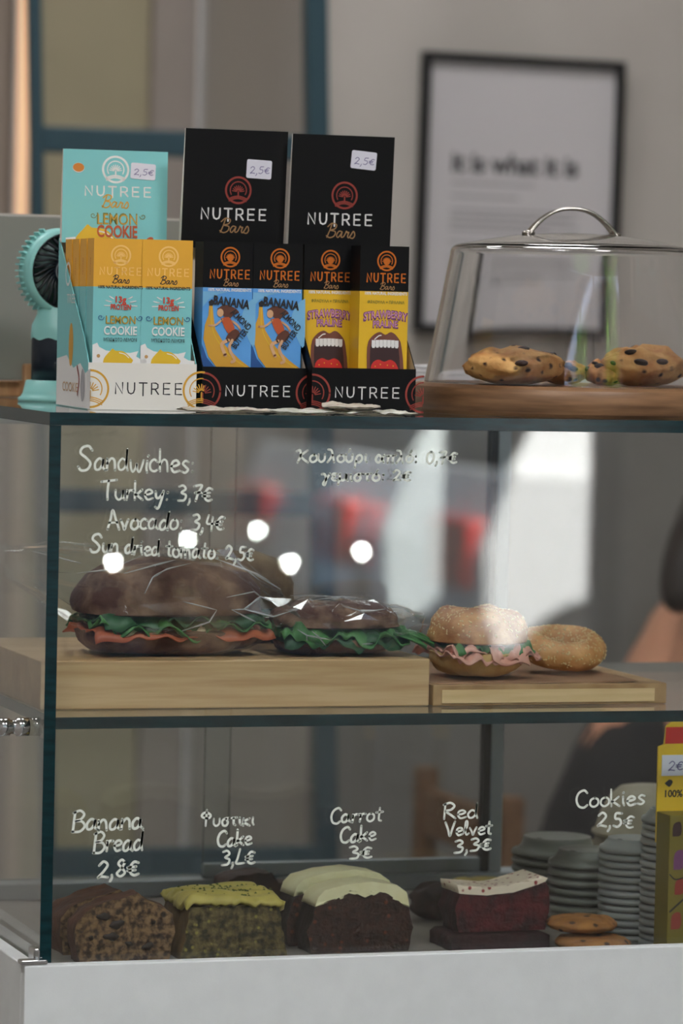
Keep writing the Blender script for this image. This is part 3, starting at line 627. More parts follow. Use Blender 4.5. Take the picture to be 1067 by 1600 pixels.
def carton(name,label,loc,rz,w,d,hf,hs,ht,lean,dark,side,sheer=0):
    t=thing(name,label,'carton',loc,rz)
    e=.0009; m=M_blk if dark else M_wcard; ms=M_blk if dark else M_turq
    mb=MB(); fi=dict(k=M_inside) if dark else None
    mb.box(0,w,0,e,0,hf,m,fm=dict(k=M_wcard))
    mb.box(e,w-e,e,d-e,0,e,M_wcard)
    prof=[(e,0),(d,0),(d,hs),(.06*1,hs*.62) if not dark else (d*.55,hs*.62),(.022,hf+.022),(e,hf)]
    for x in (0,w-e):
        o=len(mb.v); mb.prism(prof,0,x,x+e,ms if not dark else M_blk)
        k=mb.mats.index(ms if not dark else M_blk)
        # the inner face is raw card
        inner=len(mb.f)-len(prof)-2+(1 if x==0 else 0)
        if M_inside not in mb.mats: mb.mats.append(M_inside)
        mb.mi[inner]=mb.mats.index(M_inside)
    mb.box(e,w-e,d-e,d,0,hs,M_inside)
    pr=Print(mb,(0,0,hf)); W_=w/.000548; H_=hf/.000548; c1=ink['white'] if dark else ink['dark']; c2=ink['brick'] if dark else ink['gold']
    pr.nutree(W_/2+(0 if dark else 4),H_/2,15 if dark else 16,W_*.575,2.0,c1)
    pr.logo(3 if not dark else 1,H_*.52,29,c2,wd=3,clip=(0,W_)); pr.logo(W_-(4 if not dark else 0),H_*.52,29,c2,wd=3,clip=(0,W_))
    if not dark:
        ps=Print(mb,(0,d,0),R=(0,-1,0),U_=(0,0,1))      # left side, y counts up as negative
        D_=d/.000548
        zz=lambda y:-y
        ps.poly([(2,-1),(D_-2,-1),(D_-2,-60),(D_*.85,-52),(D_*.7,-66),(D_*.5,-58),(D_*.3,-76),(2,-70)],ink['white'])
        ps.disc(D_*.42,-92,16,ink['gold'],ry=32); ps.text('TREE',D_*.4,-160,14,ink['white'],w=60); ps.ring(D_*.3,-196,14,18,ink['white'])
        ps.text('COOKIE',D_*.42,-30,14,ink['tan'],w=110); ps.disc(D_*.78,-34,14,mat('grey print',C(170,168,172),.6),ry=24); ps.line([(D_*.62,-60),(D_*.68,-42),(D_*.64,-20)],6,ink['brick'])
    tray=mb.build('tray',t)
    # header card at the back
    mb=MB(); z0=hs-.004; y0=d-.0115; hh=ht-z0; th=.0085
    dx=sheer*hh; dy=lean*hh
    A=[(0,y0,z0),(w,y0,z0),(w+dx,y0+dy,ht),(dx,y0+dy,ht)]
    B=[(x,y+(th if i<2 else .002),z) for i,(x,y,z) in enumerate(A)]
    mb.add(A+B,[(0,1,2,3)],M_blk if dark else M_turq); mb.add(A+B,[(5,4,7,6),(4,0,3,7),(1,5,6,2),(3,2,6,7),(4,5,1,0)],M_wcard)
    Rv=Vector(A[1])-Vector(A[0]); Uv=(Vector(A[3])-Vector(A[0])); Uv=(Uv-Rv.normalized()*Uv.dot(Rv.normalized()))
    pr=Print(mb,A[3],R=Rv,U_=Uv)
    if dark:
        pr.P0=None
        x0=-9*0
        pr.logo(84,90,21,ink['brick'],wd=3); pr.nutree(78,126,16,101,2.6,ink['white']); pr.bars(80,144,20,ink['script'],1.7)
    else:
        pr.logo(80,29,21,ink['white'],wd=3.2); pr.nutree(84,62,14,101,2.4,ink['white']); pr.bars(80,78,18,ink['gold'],1.9)
        pr.text('LEMON',82,103,18,ink['olive'],w=62,bold=.01); pr.text('LEMON',83,104,16,ink['gold'],w=60,bold=-.012); swirl(pr,45,99,1,ink['olive']); swirl(pr,122,99,-1,ink['olive'])
        lemon_art(pr,50,140,1.6,ink['yellow']); pr.text('COOKIE',82,122,18,ink['rust'],w=62,bold=.03); pr.text('ΜΠΙΣΚΟΤΟ ΛΕΜΟΝΙ',84,136,5.5,ink['dark'],w=46,bold=.02)
        pr.disc(23,28,9,ink['white'],ry=7.4); pr.disc(23,27.5,8.6,mat('ink orange',C(214,130,40),.5),ry=6.6); pr.disc(132,134,6,ink['rust'],ry=4,rot=-.5); pr.poly([(3,134),(18,132),(20,150),(4,152)],ink['white'])
    hd=mb.build('header_card',t)
    return t,hd,(A,Rv.normalized(),Uv.normalized())
def sticker(hd,fr,x,y,w,h,txt,rot=0):
    A,R,U_=fr; k=.000548; N=R.cross(U_); mb=MB(); c=Vector(A[3])+R*(x*k)-U_*(y*k)
    R2=R*math.cos(rot)-U_*math.sin(rot); U2=U_*math.cos(rot)+R*math.sin(rot)
    pts=[]; r=3
    for cx,cyy,a0 in ((w/2-r,h/2-r,0),(-w/2+r,h/2-r,PI/2),(-w/2+r,-h/2+r,PI),(w/2-r,-h/2+r,1.5*PI)):
        for i in range(5): a=a0+PI/2*i/4; pts.append(c+R2*((cx+r*math.cos(a))*k)+U2*((cyy+r*math.sin(a))*k))
    n=len(pts); mb.add([p+N*.0006 for p in pts]+[p+N*.0003 for p in pts],[tuple(range(n))]+[(i,n+i,n+(i+1)%n,(i+1)%n) for i in range(n)],M_stick)
    pr=Print(mb,c+N*.0006-R2*(w/2*k)+U2*(h/2*k),R=R2,U_=U2)
    scribble(pr,txt,w*.12,h*.72,w*.86,h*.66,h*.26,M_pen,1.1,seed=3); mb.build('price_sticker',hd)
# positions along the top
kx=lambda px,Y: U(px,640,Y).x
Z0=TOP+.0003
lx,ly=kx(137,.088),.088
lem,hd,fr=carton('snack_carton','turquoise and white snack carton of lemon cookie bars, beside the mini fan',(lx,ly,Z0),math.radians(-2.5),.0945,.135,.0400,.147,.2255,.10,False,1,sheer=.02)
sticker(hd,fr,131,33,41,26,'2,5€',rot=.06)
bx,by=kx(315,.100),.100
b1,hd,fr=carton('snack_carton','black snack carton holding the blue banana almond bars',(bx,by,Z0),0,.0942,.088,.038,.145,.2455,-.01,True,1,sheer=.02)
sticker(hd,fr,124,62,42,30,'2,5€',rot=.04)
cx_,cy_=kx(486.5,.085),.085
b2,hd,fr=carton('snack_carton','black snack carton holding the yellow strawberry praline bars, nearest the glass dome',(cx_,cy_,Z0),0,.0950,.090,.039,.145,.2435,-.01,True,1,sheer=.02)
sticker(hd,fr,121,39,43,29,'2,5€',rot=.08)
def bars(cart,kind,name,group,spots,label):
    mb=MB(); kind(mb); first=None
    Mx=Matrix.Translation(cart.location)@Matrix.Rotation(cart.rotation_euler.z,4,'Z')
    for i,(x,y,dz,lb) in enumerate(spots):
        if first is None: o=first=mb.build(name,bevel=0)
        else: o=first.copy(); COL.objects.link(o)
        o.location=Mx@Vector((x,y,dz+.0011)); o.rotation_euler=(0,0,cart.rotation_euler.z); tag(o,lb,'snack bar',group)
bars(lem,bar_lemon,'snack_bar','lemon cookie bars',[(.0035,.003,.0,'lemon cookie bar box at the front left of the turquoise carton'),(.0452,.003,0,'lemon cookie bar box at the front right of the turquoise carton'),
  (.0030,.0315,0,'lemon cookie bar box second in the left row of the turquoise carton'),(.0026,.0605,0,'lemon cookie bar box third in the left row of the turquoise carton'),(.0021,.0890,0,'lemon cookie bar box rearmost in the left row of the turquoise carton'),(.0524,.0325,-.004,'lemon cookie bar box hidden behind the front right one')][:5],'')
bars(b1,bar_banana,'snack_bar','banana almond bars',[(.0012,.008,.0,'blue banana almond butter bar box on the left, under the first black header'),(.0464,.0085,-.0,'blue banana almond butter bar box on the right, beside the yellow ones')],'')
bars(b2,bar_straw,'snack_bar','strawberry praline bars',[(.0014,.034,-.0,'yellow strawberry praline bar box on the left, set back lower'),(.0430,.004,-.0,'yellow strawberry praline bar box on the right, standing at the front')],'')

# crumpled sachets lying in front of the cartons
M_sach=mat('printed paper sachet',C(226,218,204),.55,col2=C(206,192,176),scale=120,stretch=(1,4,1),lo=.5,hi=.62,spots=C(176,120,110),sscale=90,sthr=.1)
M_sach2=mat('pale paper sachet',C(232,230,222),.55,col2=C(196,198,178),scale=110,stretch=(1,5,1),lo=.5,hi=.6)
def sachet(px,Y,L,Wd,rz,seed,m,lb,zoff=0):
    P=U(px,648,Y); mb=MB()
    def f(a,b,side):
        u,v=a/(2*PI),b
        return None
    def top(u,v,s):
        x=(u-.5)*L; y=(v-.5)*Wd; e=min(1,6*min(u,1-u))*min(1,6*min(v,1-v))
        wv=abs(nz((x*60,y*60,seed),1,seed))*.004+.0012*nz((x*200,y*200,seed),1,seed+2)
        return Vector((x,y,.0016+wv*.8+(s*.0016*e)))
    mb.sheet(lambda u,v: top(u,v,1),22,14,m); mb.sheet(lambda u,v: Vector((top(u,v,-1).x,top(u,v,-1).y,max(.0002,top(u,v,-1).z-.0005))),22,14,m)
    o=mb.build('paper_sachet',None,loc=(P.x,Y,Z0+zoff)); o.rotation_euler=(0,0,rz); tag(o,lb,'sachet','paper sachets in front of the cartons')
sachet(352,.046,.074,.046,.12,1,M_sach,'pale paper sachet lying below the first black carton front')
sachet(470,.040,.056,.042,-.15,2,M_sach2,'small whitish paper sachet lying between the two black carton fronts')
sachet(580,.042,.072,.046,.08,3,M_sach2,'longest whitish paper sachet lying below the strawberry bars')
sachet(548,.034,.050,.034,-.3,4,M_sach,'paper sachet lying on top of the others below the strawberry bars',zoff=.0052)

# mini fan
FY=.345; P=U(99,625,FY); 
t=thing('handheld_fan','turquoise and navy handheld mini fan standing left of the lemon carton','fan',(P.x-.006,FY,Z0),math.radians(10))
M_tq=mat('turquoise plastic',C(146,210,206),.4); M_nv=mat('navy plastic',C(20,32,46),.35); M_dk=mat('dark grille plastic',C(14,24,32),.35)
k=1/1610.
t.scale=(.93,.93,.93)
mb=MB(); mb.lathe([(.0,0),(.0385,0),(.0385,.003),(.036,.0045),(.034,.0075),(.031,.020),(.0295,.0205),(.0,.0205)],48,M_tq); mb.build('base',t)
mb=MB(); 
prof=[(0,.0206),(.0258,.0206),(.0262,.05),(.026,.064),(.0258,.0645)]
mb.lathe(prof,40,M_nv); mb.build('handle',t)
mb=MB(); vs=[];n=48
zs=[.060,.066,.074,.086,.092]; rr=[.0266,.0268,.0262,.0215,.020]
for j,(z,r) in enumerate(zip(zs,rr)):
    for i in range(n):
        a=2*PI*i/n; zz=z+(.0013*math.cos(a*8)+.001 if j==0 else 0); vs.append((r*math.cos(a),r*math.sin(a)*(1 if j<3 else .8),zz))
fs=[(j*n+i,j*n+(i+1)%n,(j+1)*n+(i+1)%n,(j+1)*n+i) for j in range(4) for i in range(n)]
mb.add(vs,fs,M_tq,True); mb.build('neck',t)
mb=MB(); mb.box(-.004,.004,-.0285,-.023,.064,.082,mat('bronze button',C(120,84,62),.25,metal=.6)); mb.build('switch',t,bevel=.0022)
HC=Vector((.0035,0,.1275)); RX=Matrix.Rotation(-PI/2,3,'X'); R0=.0415
mb=MB(); mb.lathe([(R0-.004,-.013),(R0,-.012),(R0+.0012,-.004),(R0+.0012,.010),(R0-.001,.0135),(R0-.0055,.0135),(R0-.0055,-.011)],64,M_tq,HC,RX,closed=True)
for i in range(46):
    a=2*PI*i/46; q=Matrix.Translation(HC)@Matrix.Rotation(-a,4,'Y')
    vs=[q@Vector(p) for p in ((R0-.001,-.002,-.0009),(R0+.0048,-.001,-.0007),(R0+.0048,.011,-.0007),(R0-.001,.013,-.0009),(R0-.001,-.002,.0009),(R0+.0048,-.001,.0007),(R0+.0048,.011,.0007),(R0-.001,.013,.0009))]
    if .18<(a/(2*PI))<.32: continue
    mb.add(vs,[(0,1,2,3),(7,6,5,4),(0,4,5,1),(1,5,6,2),(2,6,7,3),(3,7,4,0)],M_tq)
mb.build('head_ring',t)
mb=MB(); mb.lathe([(0,-.0125),(.011,-.0125),(.0135,-.0105),(.0135,-.002),(0,-.002)],40,M_nv,HC,RX)
mb.lathe([(.0118,-.0127),(.0125,-.0132),(.0130,-.0127),(.0125,-.0122)],40,M_alu,HC,RX,closed=True)
for i in range(30):
    a0=2*PI*i/30; pts=[]
    for j in range(7):
        q=j/6; r=.013+(R0-.0175)*q; a=a0+.55*math.sin(q*PI/2)*1.0
        pts.append(HC+Vector((r*math.cos(a),-.0095-.0025*math.sin(q*PI),r*math.sin(a))))
    mb.tube(pts,[.0011+.0006*j/6 for j in range(7)],6,M_dk)
mb.lathe([(R0-.0058,-.0105),(R0-.0045,-.0135),(R0-.003,-.0125),(R0-.0045,-.009)],48,M_dk,HC,RX,closed=True)
mb.build('grille',t)
mb=MB()
for i in range(5):
    a0=2*PI*i/5
    mb.sheet(lambda u,v: HC+Vector(((.008+.025*v)*math.cos(a0+1.0*(u-.5)*(1-.2*v)),-.001+.008*(u-.5),(.008+.025*v)*math.sin(a0+1.0*(u-.5)*(1-.2*v)))),6,5,mat('fan blade plastic',C(150,176,176),.4))
mb.build('blade',t,solid=.001)
mb=MB(); mb.lathe([(0,.0145),(.03,.0142),(R0-.006,.0132),(R0-.006,.012),(0,.012)],40,mat('fan back plastic',C(112,146,142),.5),HC,RX); mb.build('back_grille',t)

# tablet on a wooden stand at the back of the top
TY=.462; A=U(-70,345,TY); B=U(283,605,TY)
t=thing('tablet','grey back of a tablet on a wooden stand behind the mini fan','tablet',((A.x+B.x)/2,TY,Z0)); hw=(B.x-A.x)/2; zb=B.z-Z0+.004; zt=A.z-Z0+.006
mb=MB(); r=.012; poly=[]
for cx,cz,a0 in ((hw-r,zt-.004,0),(-hw+r,zt-.004,PI/2),(-hw+r,zb+r,PI),(hw-r,zb+r,1.5*PI)):
    rr_=.004 if a0<PI else r
    for i in range(7): a=a0+PI/2*i/6; poly.append((cx+(r-rr_ if a0==0 else -(r-rr_) if abs(a0-PI/2)<.1 else 0)+rr_*math.cos(a),cz+rr_*math.sin(a)))
mb.prism(poly,1,-.004,.004,mat('grey tablet shell',C(138,138,130),.5)); mb.build('body',t,bevel=.001)
mb=MB(); mb.box(-hw+.004,hw-.004,-.003,.003,zt,zt+.0022,mat('pale edge',C(196,190,182),.5)); mb.build('edge_strip',t)
mb=MB(); wb=mat('beech wood',C(196,152,110),.5,col2=C(176,130,90),scale=30,stretch=(6,1,1))
for x in (U(44,600,TY).x-t.location.x,hw-.06): mb.box(x-.007,x+.007,-.014,.014,0,zb+.016,wb)
mb.box(-hw+.02,hw-.03,.005,.012,0,zb-.0005,wb); mb.build('stand',t,bevel=.002)

# white napkin stack behind the board
P=U(690,600,.44)
t=MB(); 
for i in range(9): t.box(-.024+.0006*(i%3),.021+.0007*(i%2),-.02,.02,i*.0042,i*.0042+.0040,mat('napkin paper',C(226,224,226),.9))
o=t.build('napkin_stack',None,loc=(P.x,.44,Z0),bevel=.001); tag(o,'small stack of white paper napkins behind the round wooden board','napkins')

# round wooden board with glass dome and cookies
BR=.1415; BC=Vector((U(891,630,.150).x,.152,Z0))
aw=mat('acacia wood',C(158,118,84),.45,col2=C(104,74,50),scale=22,stretch=(.6,.6,7),lo=.3,hi=.7,bump=.08)
bt=MB(); bt.lathe([(0,0),(BR-.003,0),(BR,.003),(BR,.0235),(BR-.003,.0265),(0,.0265)],96,aw); o=bt.build('cake_board',None,loc=BC); 
for p in o.data.polygons: p.use_smooth = abs(p.normal.z)<.6
tag(o,'round dark wooden cake board on top of the case under the glass dome','board')
BZ=BC.z+.0268
gm=bpy.data.materials.new('dome glass'); gm.use_nodes=True; pb=gm.node_tree.nodes['Principled BSDF']; pb.inputs['Transmission Weight'].default_value=1; pb.inputs['Roughness'].default_value=0.0; pb.inputs['IOR'].default_value=1.49; pb.inputs['Base Color'].default_value=(.985,.985,.985,1)
t=thing('cake_dome','clear cake dome with a steel arch handle covering the cookies','dome',(BC.x,BC.y,BZ))
outer=[(.1316,.0002),(.1314,.0012),(.1306,.006)]+[(.1306-.0196*q/6,.006+.109*q/6) for q in range(1,7)]+[(.1108,.1182),(.1096,.1208),(.1078,.1226),(.1045,.1242),(.098,.1258),(.085,.1284),(.070,.1310),(.055,.1332),(.040,.1347),(.025,.1357),(.012,.1363),(.0,.1364)]
n=len(outer); inner=[]
for i,(r,z) in enumerate(outer):
    a=Vector(outer[max(i-1,0)]); b=Vector(outer[min(i+1,n-1)]); d=(b-a).normalized(); inner.append((max(0,r-d.y*.0034), z+d.x*.0034))
inner[0]=(outer[0][0]-.0034,.0002); inner[1]=(inner[1][0],.0012); inner[-1]=(0,.1364-.0034)
mb=MB(); mb.lathe(outer,128,gm); mb.lathe(inner[::-1],128,gm); mb.lathe([inner[0],outer[0]],128,gm,smooth=False); mb.build('cover',t)
pts=[]
for i in range(19):
    q=i/18*2-1; pts.append((q*.0425,0,.1352+.0225*(1-abs(q)**2.3)-(.004*abs(q)**3)))
mb=MB(); 
hm=mat('brushed steel',C(176,172,164),.25,metal=1)
vs=[];fs=[]
for i,p in enumerate(pts):
    q=i/18*2-1; wd=.0058+.004*q*q; t_=Vector((pts[min(i+1,18)][0]-pts[max(i-1,0)][0],0,pts[min(i+1,18)][2]-pts[max(i-1,0)][2])).normalized(); nn2=Vector((-t_.z,0,t_.x))
    for (a,b) in ((-1,.7),(-.6,1),(.6,1),(1,.7),(1,-.7),(.6,-1),(-.6,-1),(-1,-.7)): vs.append(Vector(p)+Vector((0,a*wd,0))+nn2*(b*.0016))
for i in range(18):
    for j in range(8): fs.append((i*8+j,i*8+(j+1)%8,i*8+8+(j+1)%8,i*8+8+j))
fs+=[tuple(range(8)),tuple(range(18*8,19*8))[::-1]]
mb.add(vs,fs,hm,True)
for s in (-1,1): mb.lathe([(0,-.001),(.006,-.001),(.006,.0015),(.003,.003),(0,.003)],16,hm,(s*.040,0,.1345))
h=mb.build('handle',t); h.rotation_euler=(0,0,-.12); h.location=(-.006,-.01,.0)
M_cook=mat('baked cookie',C(196,132,70),.75,col2=C(226,178,112),scale=55,spots=C(56,34,26),sscale=75,sthr=.13,bump=.7,bscale=90)
M_chip=mat('chocolate chip',C(50,30,24),.5)
def cookie(px,py,Y,rx,ry,hz,seed,lb,extra=0):
    P=U(px,py,Y); mb=MB()
    def f(a,b):
        r=math.cos(b)**.75; z=math.sin(b); d=Vector((math.cos(a)*r,math.sin(a)*r,z)); k_=1+.16*nz(d,2.2,seed)+.06*nz(d,6,seed+1)
        zz=(z*.5+.5) ; zz=zz**.9
        return Vector((d.x*rx*k_,d.y*ry*k_,max(0,zz*hz*(1+.22*nz((d.x*2,d.y*2,.3),1.4,seed+3)) if z>-.95 else 0)))
    mb.blob(f,44,26,M_cook)
    rnd=random.Random(seed)
    for i in range(9):
        a=rnd.uniform(0,2*PI); b=rnd.uniform(.1,1.2); c=f(a,b); s=rnd.uniform(.003,.006); rot=Matrix.Rotation(rnd.uniform(0,3),3,'Z')@Matrix.Rotation(rnd.uniform(-.6,.6),3,'X')
        mb.blob(lambda A,B: c+rot@Vector((s*1.3*math.cos(B)*math.cos(A),s*.8*math.cos(B)*math.sin(A),s*.5*math.sin(B))),10,6,M_chip)
    o=mb.build('cookie',None,loc=(P.x,Y,BZ)); o.rotation_euler=(0,0,rnd.uniform(0,1)); tag(o,lb,'cookie','cookies under the dome')
cookie(802,600,.095,.047,.038,.031,3,'large chunky chocolate chip cookie at the left under the dome')
cookie(880,600,.125,.020,.020,.021,8,'small broken cookie piece just right of the large one under the dome')
cookie(1002,600,.112,.040,.036,.034,5,'chunky chocolate chip cookie at the right under the dome')
cookie(945,600,.115,.018,.018,.021,9,'small cookie piece leaning at the left of the right-hand cookie under the dome')

# ================================================================== THE MIDDLE SHELF
M_bam=mat('bamboo',C(214,180,134),.5,col2=C(188,148,100),scale=24,stretch=(.35,1,6),lo=.35,hi=.72)
M_bamd=mat('bamboo end grain',C(186,150,104),.55,col2=C(160,122,80),scale=40)
ZR=ZSH+.0415
x1=U(670,1105,.066).x
mb=MB(); mb.box(.0125,x1,.066,.30,ZSH+.0003,ZR,M_bam,fm=dict(l=M_bamd,r=M_bamd)); o=mb.build('bamboo_riser',bevel=.0012); tag(o,'long pale bamboo riser block on the glass shelf under the bagged sandwiches','riser')
x2=U(676,1103,.064).x; x3=U(1041,1100,.064).x
t=thing('serving_board','low bamboo board lined with brown paper under the round sesame breads','board',((x2+x3)/2,.064,ZSH+.0003)); hw=(x3-x2)/2
mb=MB(); mb.box(-hw,hw,0,.26,0,.0185,M_bamd); mb.build('board_body',t,bevel=.001)
mb=MB(); mb.box(-hw+.008,hw-.012,-.0012,.0,.0025,.0140,mat('pale bamboo strip',C(232,200,150),.5,col2=C(214,180,128),scale=30,stretch=(.4,1,5))); mb.build('front_strip',t)
pm=mat('brown greaseproof paper',C(164,124,92),.75,col2=C(150,112,82),scale=14)
pw=(U(985,1070,.08).x-x2)
mb=MB(); mb.sheet(lambda u,v: Vector((-hw+.002+u*pw, .004+v*.235, .0188+.0012*max(0,nz((u*5,v*5,1),1,4))+ .002*max(0,u-.9)*10*.6)),30,20,pm); mb.build('lining_paper',t,solid=.0003)

M_rye=mat('rye crust',C(82,48,35),.8,col2=C(156,124,98),scale=36,lo=.45,hi=.75,bump=.6,bscale=70)
M_crumb=mat('bread crumb',C(206,174,130),.85,bump=.4,bscale=160)
M_leaf=mat('salad leaf',C(44,98,50),.5,col2=C(78,132,70),scale=60); M_leafd=mat('dark salad leaf',C(30,70,44),.5,col2=C(52,98,58),scale=50)
M_salm=mat('orange tomato filling',C(172,84,52),.45,col2=C(196,108,72),scale=40); M_ham=mat('turkey ham',C(226,176,158),.45,col2=C(212,152,134),scale=30); M_chz=mat('pale cheese',C(236,218,176),.5)
def half(mb,L,Wd,z0,h,up,m,seed,p=2.3,am=.05,dome=.5):
    """half loaf: flat cut face at z0, domed away from it"""
    def f(a,b):
        ca,sa=math.cos(a),math.sin(a); r=math.cos(b)**dome if abs(b)<PI/2-1e-6 else 0
        x=sgnpow(ca,2/p)*r; y=sgnpow(sa,2/p)*r; q=Vector((x,y,b)); k_=1+am*nz(q,2.4,seed)
        z=(math.sin(b)*h*(1+.22*nz((x*1.4,y*1.4,.2),1.2,seed+5)) if b>0 else math.sin(b)*.003)
        return Vector((x*L/2*k_,y*Wd/2*k_,z0+(z if up else -z)))
    mb.blob(f,48,20,m)
def ruffle(mb,L,Wd,z0,m,seed,amp=.006,ov=1.0,th=0):
    mb.sheet(lambda u,v: Vector(((u-.5)*L*(1+.08*nz((u*6,v*6,0),1,seed)),(v-.5)*Wd*(1+.15*nz((u*7,v*3,1),1,seed+1)), z0+amp*nz((u*11,v*8,2),1,seed+2)*(1+2*abs(v-.5))-.010*max(0,abs(v-.5)-.40)*6)),46,18,m)
def sandwich(name,label,px,py,Y,L,Wd,hb,hf,ht,rz,z,bread,seed,fill,cat='sandwich',pp=2.5,seeds=None):
    P=U(px,py,Y); t=thing(name,label,cat,(P.x,Y,z+.0003),rz)
    mb=MB(); half(mb,L*.97,Wd*.97,hb,hb,False,bread,seed,p=pp,dome=.35); bo=mb.build('bread_bottom',t)
    for i,(nm,m,zz,sc,amp) in enumerate(fill):
        mb=MB(); ruffle(mb,L*sc,Wd*(sc+.06),hb+zz,m,seed+i*3,amp); mb.build(nm,t,solid=.0014)
    mb=MB(); half(mb,L,Wd,hb+hf,ht,True,bread,seed+9,p=pp,dome=.42,am=.05 if pp<2.3 else .10); to=mb.build('bread_top',t)
    return t,bo,to
s1,_,_=sandwich('bagged_sandwich','long dark rye sandwich with green leaves and orange filling, largest in a bag',262,1030,.135,.168,.095,.020,.017,.043,.06,ZR,M_rye,4,[('tomato_slice',M_salm,.0025,.95,.003),('cheese_slice',M_chz,.0045,.80,.002),('salad_leaf',M_leaf,.0085,.93,.007),('salad_leaf',M_leafd,.013,.90,.006)])
s1['category']='sandwich'
s2,_,_=sandwich('bagged_sandwich','flatter dark rye sandwich with leaves poking out right, beside the sesame sandwich',520,1032,.125,.112,.085,.014,.012,.020,-.05,ZR,M_rye,14,[('salad_leaf',M_leafd,.003,1.0,.006),('salad_leaf',M_leaf,.007,1.05,.007)])
s3,_,_=sandwich('bagged_sandwich','dark sandwich standing behind the largest one, only its rounded right end showing',372,1010,.248,.10,.085,.022,.012,.048,.1,ZR,mat('seeded dark crust',C(100,76,52),.8,col2=C(132,108,76),scale=40,bump=.5,bscale=80),24,[('salad_leaf',M_leafd,.006,.9,.005)])
mb=MB()
for dx,dy,rz_ in ((.055,-.022,-.3),(.062,.0,.15),(.046,-.034,-.6)):
    q=Matrix.Translation((dx,dy,.019))@Matrix.Rotation(rz_,4,'Z')
    mb.sheet(lambda u,v: q@Vector((u*.030,(v-.5)*.020*math.sin(PI*min(.97,u+.12)),-.010*u*u+.002*math.sin(v*9))),8,6,M_leaf)
mb.build('salad_leaf',s2,solid=.0008)
M_bag=clear('clear plastic bag',(.98,.98,.98,1),base=.042,rough=.03,milky=.004)
M_fold_hl=clear('fold highlight plastic',(.9,.9,.9,1),base=.12,rough=.12,milky=.30)  # whitish film for the highlight lines painted onto the bag folds
def bag(label,px,Y,a,b,h,ext_l,ext_r,seed,z,zl=0,zr=0,dyl=0,ncr=16):
    P=U(px,1030,Y); xm=.0135-P.x; rnd=random.Random(seed); NU,NV=34,12
    def f(t_,ph):
        cx,sx=math.cos(t_),math.sin(t_); c=max(0,math.cos(ph)); x=sgnpow(cx,.75)*c**.6 if c>1e-6 else 0; y=sgnpow(sx,.75)*c**.6 if c>1e-6 else 0; zz=math.sin(ph)
        k_=1+rnd.uniform(-.05,.15); X,Y_,Z=a*x*k_,b*y*k_,h*(.5+.5*zz*k_)
        for sgn,ext,zt in ((-1,ext_l,zl),(1,ext_r,zr)):
            q=max(0,sgn*x-.45)/.55
            if ext and q>0: X+=sgn*ext*q**1.4; Z=Z*(1-.62*q)+zt*q+rnd.uniform(-.006,.006)*q; Y_=Y_*(1+.7*q)+(dyl*q if sgn<0 else 0)
        return Vector((max(X,xm+rnd.uniform(0,.004)),Y_,max(.0006,Z)))
    mb=MB(); mb.blob(lambda t_,ph: f(t_+rnd.uniform(-.09,.09),ph+(rnd.uniform(-.10,.10) if abs(ph)<1.5 else 0)),NU,NV,M_bag,smooth=True)
    tri=[]
    for q in mb.f:
        if len(q)==4: tri+= [[q[0],q[1],q[2]],[q[0],q[2],q[3]]] if rnd.random()<.5 else [[q[0],q[1],q[3]],[q[1],q[2],q[3]]]
        else: tri.append(list(q))
    bm=bmesh.new(); vv=[bm.verts.new(v) for v in mb.v]
    for q in tri:
        try: bm.faces.new([vv[k] for k in q])
        except ValueError: pass
    # milky tubes along some of the folds paint in their highlight lines
    nb={}
    for q in tri:
        for k in range(3): nb.setdefault(q[k],set()).update((q[k-1],q[(k+1)%3]))
    cr=MB(); fr=[k for k,v in enumerate(mb.v) if v[1]<b*.1 and v[2]>h*.15]
    for _ in range(ncr):
        k=rnd.choice(fr); dirn=Vector((rnd.uniform(-1,1),rnd.uniform(-.3,.3),rnd.uniform(-.8,.8))); path=[k]
        for _s in range(rnd.randint(2,3)):
            c_=[(dirn.normalized().dot((Vector(mb.v[j])-Vector(mb.v[k])).normalized()),j) for j in nb[k] if j not in path]; c_=[q for q in c_ if q[0]>.6]
            if not c_: break
            k=max(c_)[1]; path.append(k)
        if len(path)<2: continue
        pp=[Vector(mb.v[j]) for j in path]; pts=[]
        for a_,b_ in zip(pp,pp[1:]): pts+=[a_.lerp(b_,q/4) for q in range(4)]
        pts.append(pp[-1]); n_=len(pts)
        cr.tube(pts,[.0001+.0008*math.sin(PI*(q+.3)/(n_))*rnd.uniform(.7,1.2) for q in range(n_)],6,M_fold_hl)
    # round each fold a little and let the film sag between the folds
    bmesh.ops.recalc_face_normals(bm,faces=bm.faces[:])
    for q in bm.faces: q.smooth=False
    nf=bmesh.ops.bevel(bm,geom=bm.edges[:],offset=.0012,offset_type='OFFSET',segments=2,profile=.5,affect='EDGES',clamp_overlap=True)
    for q in nf['faces']: q.smooth=True
    me=bpy.data.meshes.new('plastic_bag'); me.materials.append(M_bag); me.materials.append(M_fold_hl); o_=len(bm.verts)
    vv=[bm.verts.new(v) for v in cr.v]
    for q in cr.f: fc=bm.faces.new([vv[k] for k in q]); fc.material_index=1; fc.smooth=True
    bm.to_mesh(me); bm.free()
    o=bpy.data.objects.new('plastic_bag',me); COL.objects.link(o); o.location=(P.x,Y,z); tag(o,label,'bag','clear bags around the sandwiches')
bag('clear crinkled plastic bag around the largest rye sandwich',266,.135,.094,.054,.090,.062,.014,3,ZR,.066,.02,.11,ncr=22)
bag('clear crinkled plastic bag around the flatter rye sandwich',528,.122,.056,.048,.050,.0,.016,11,ZR,0,.022)

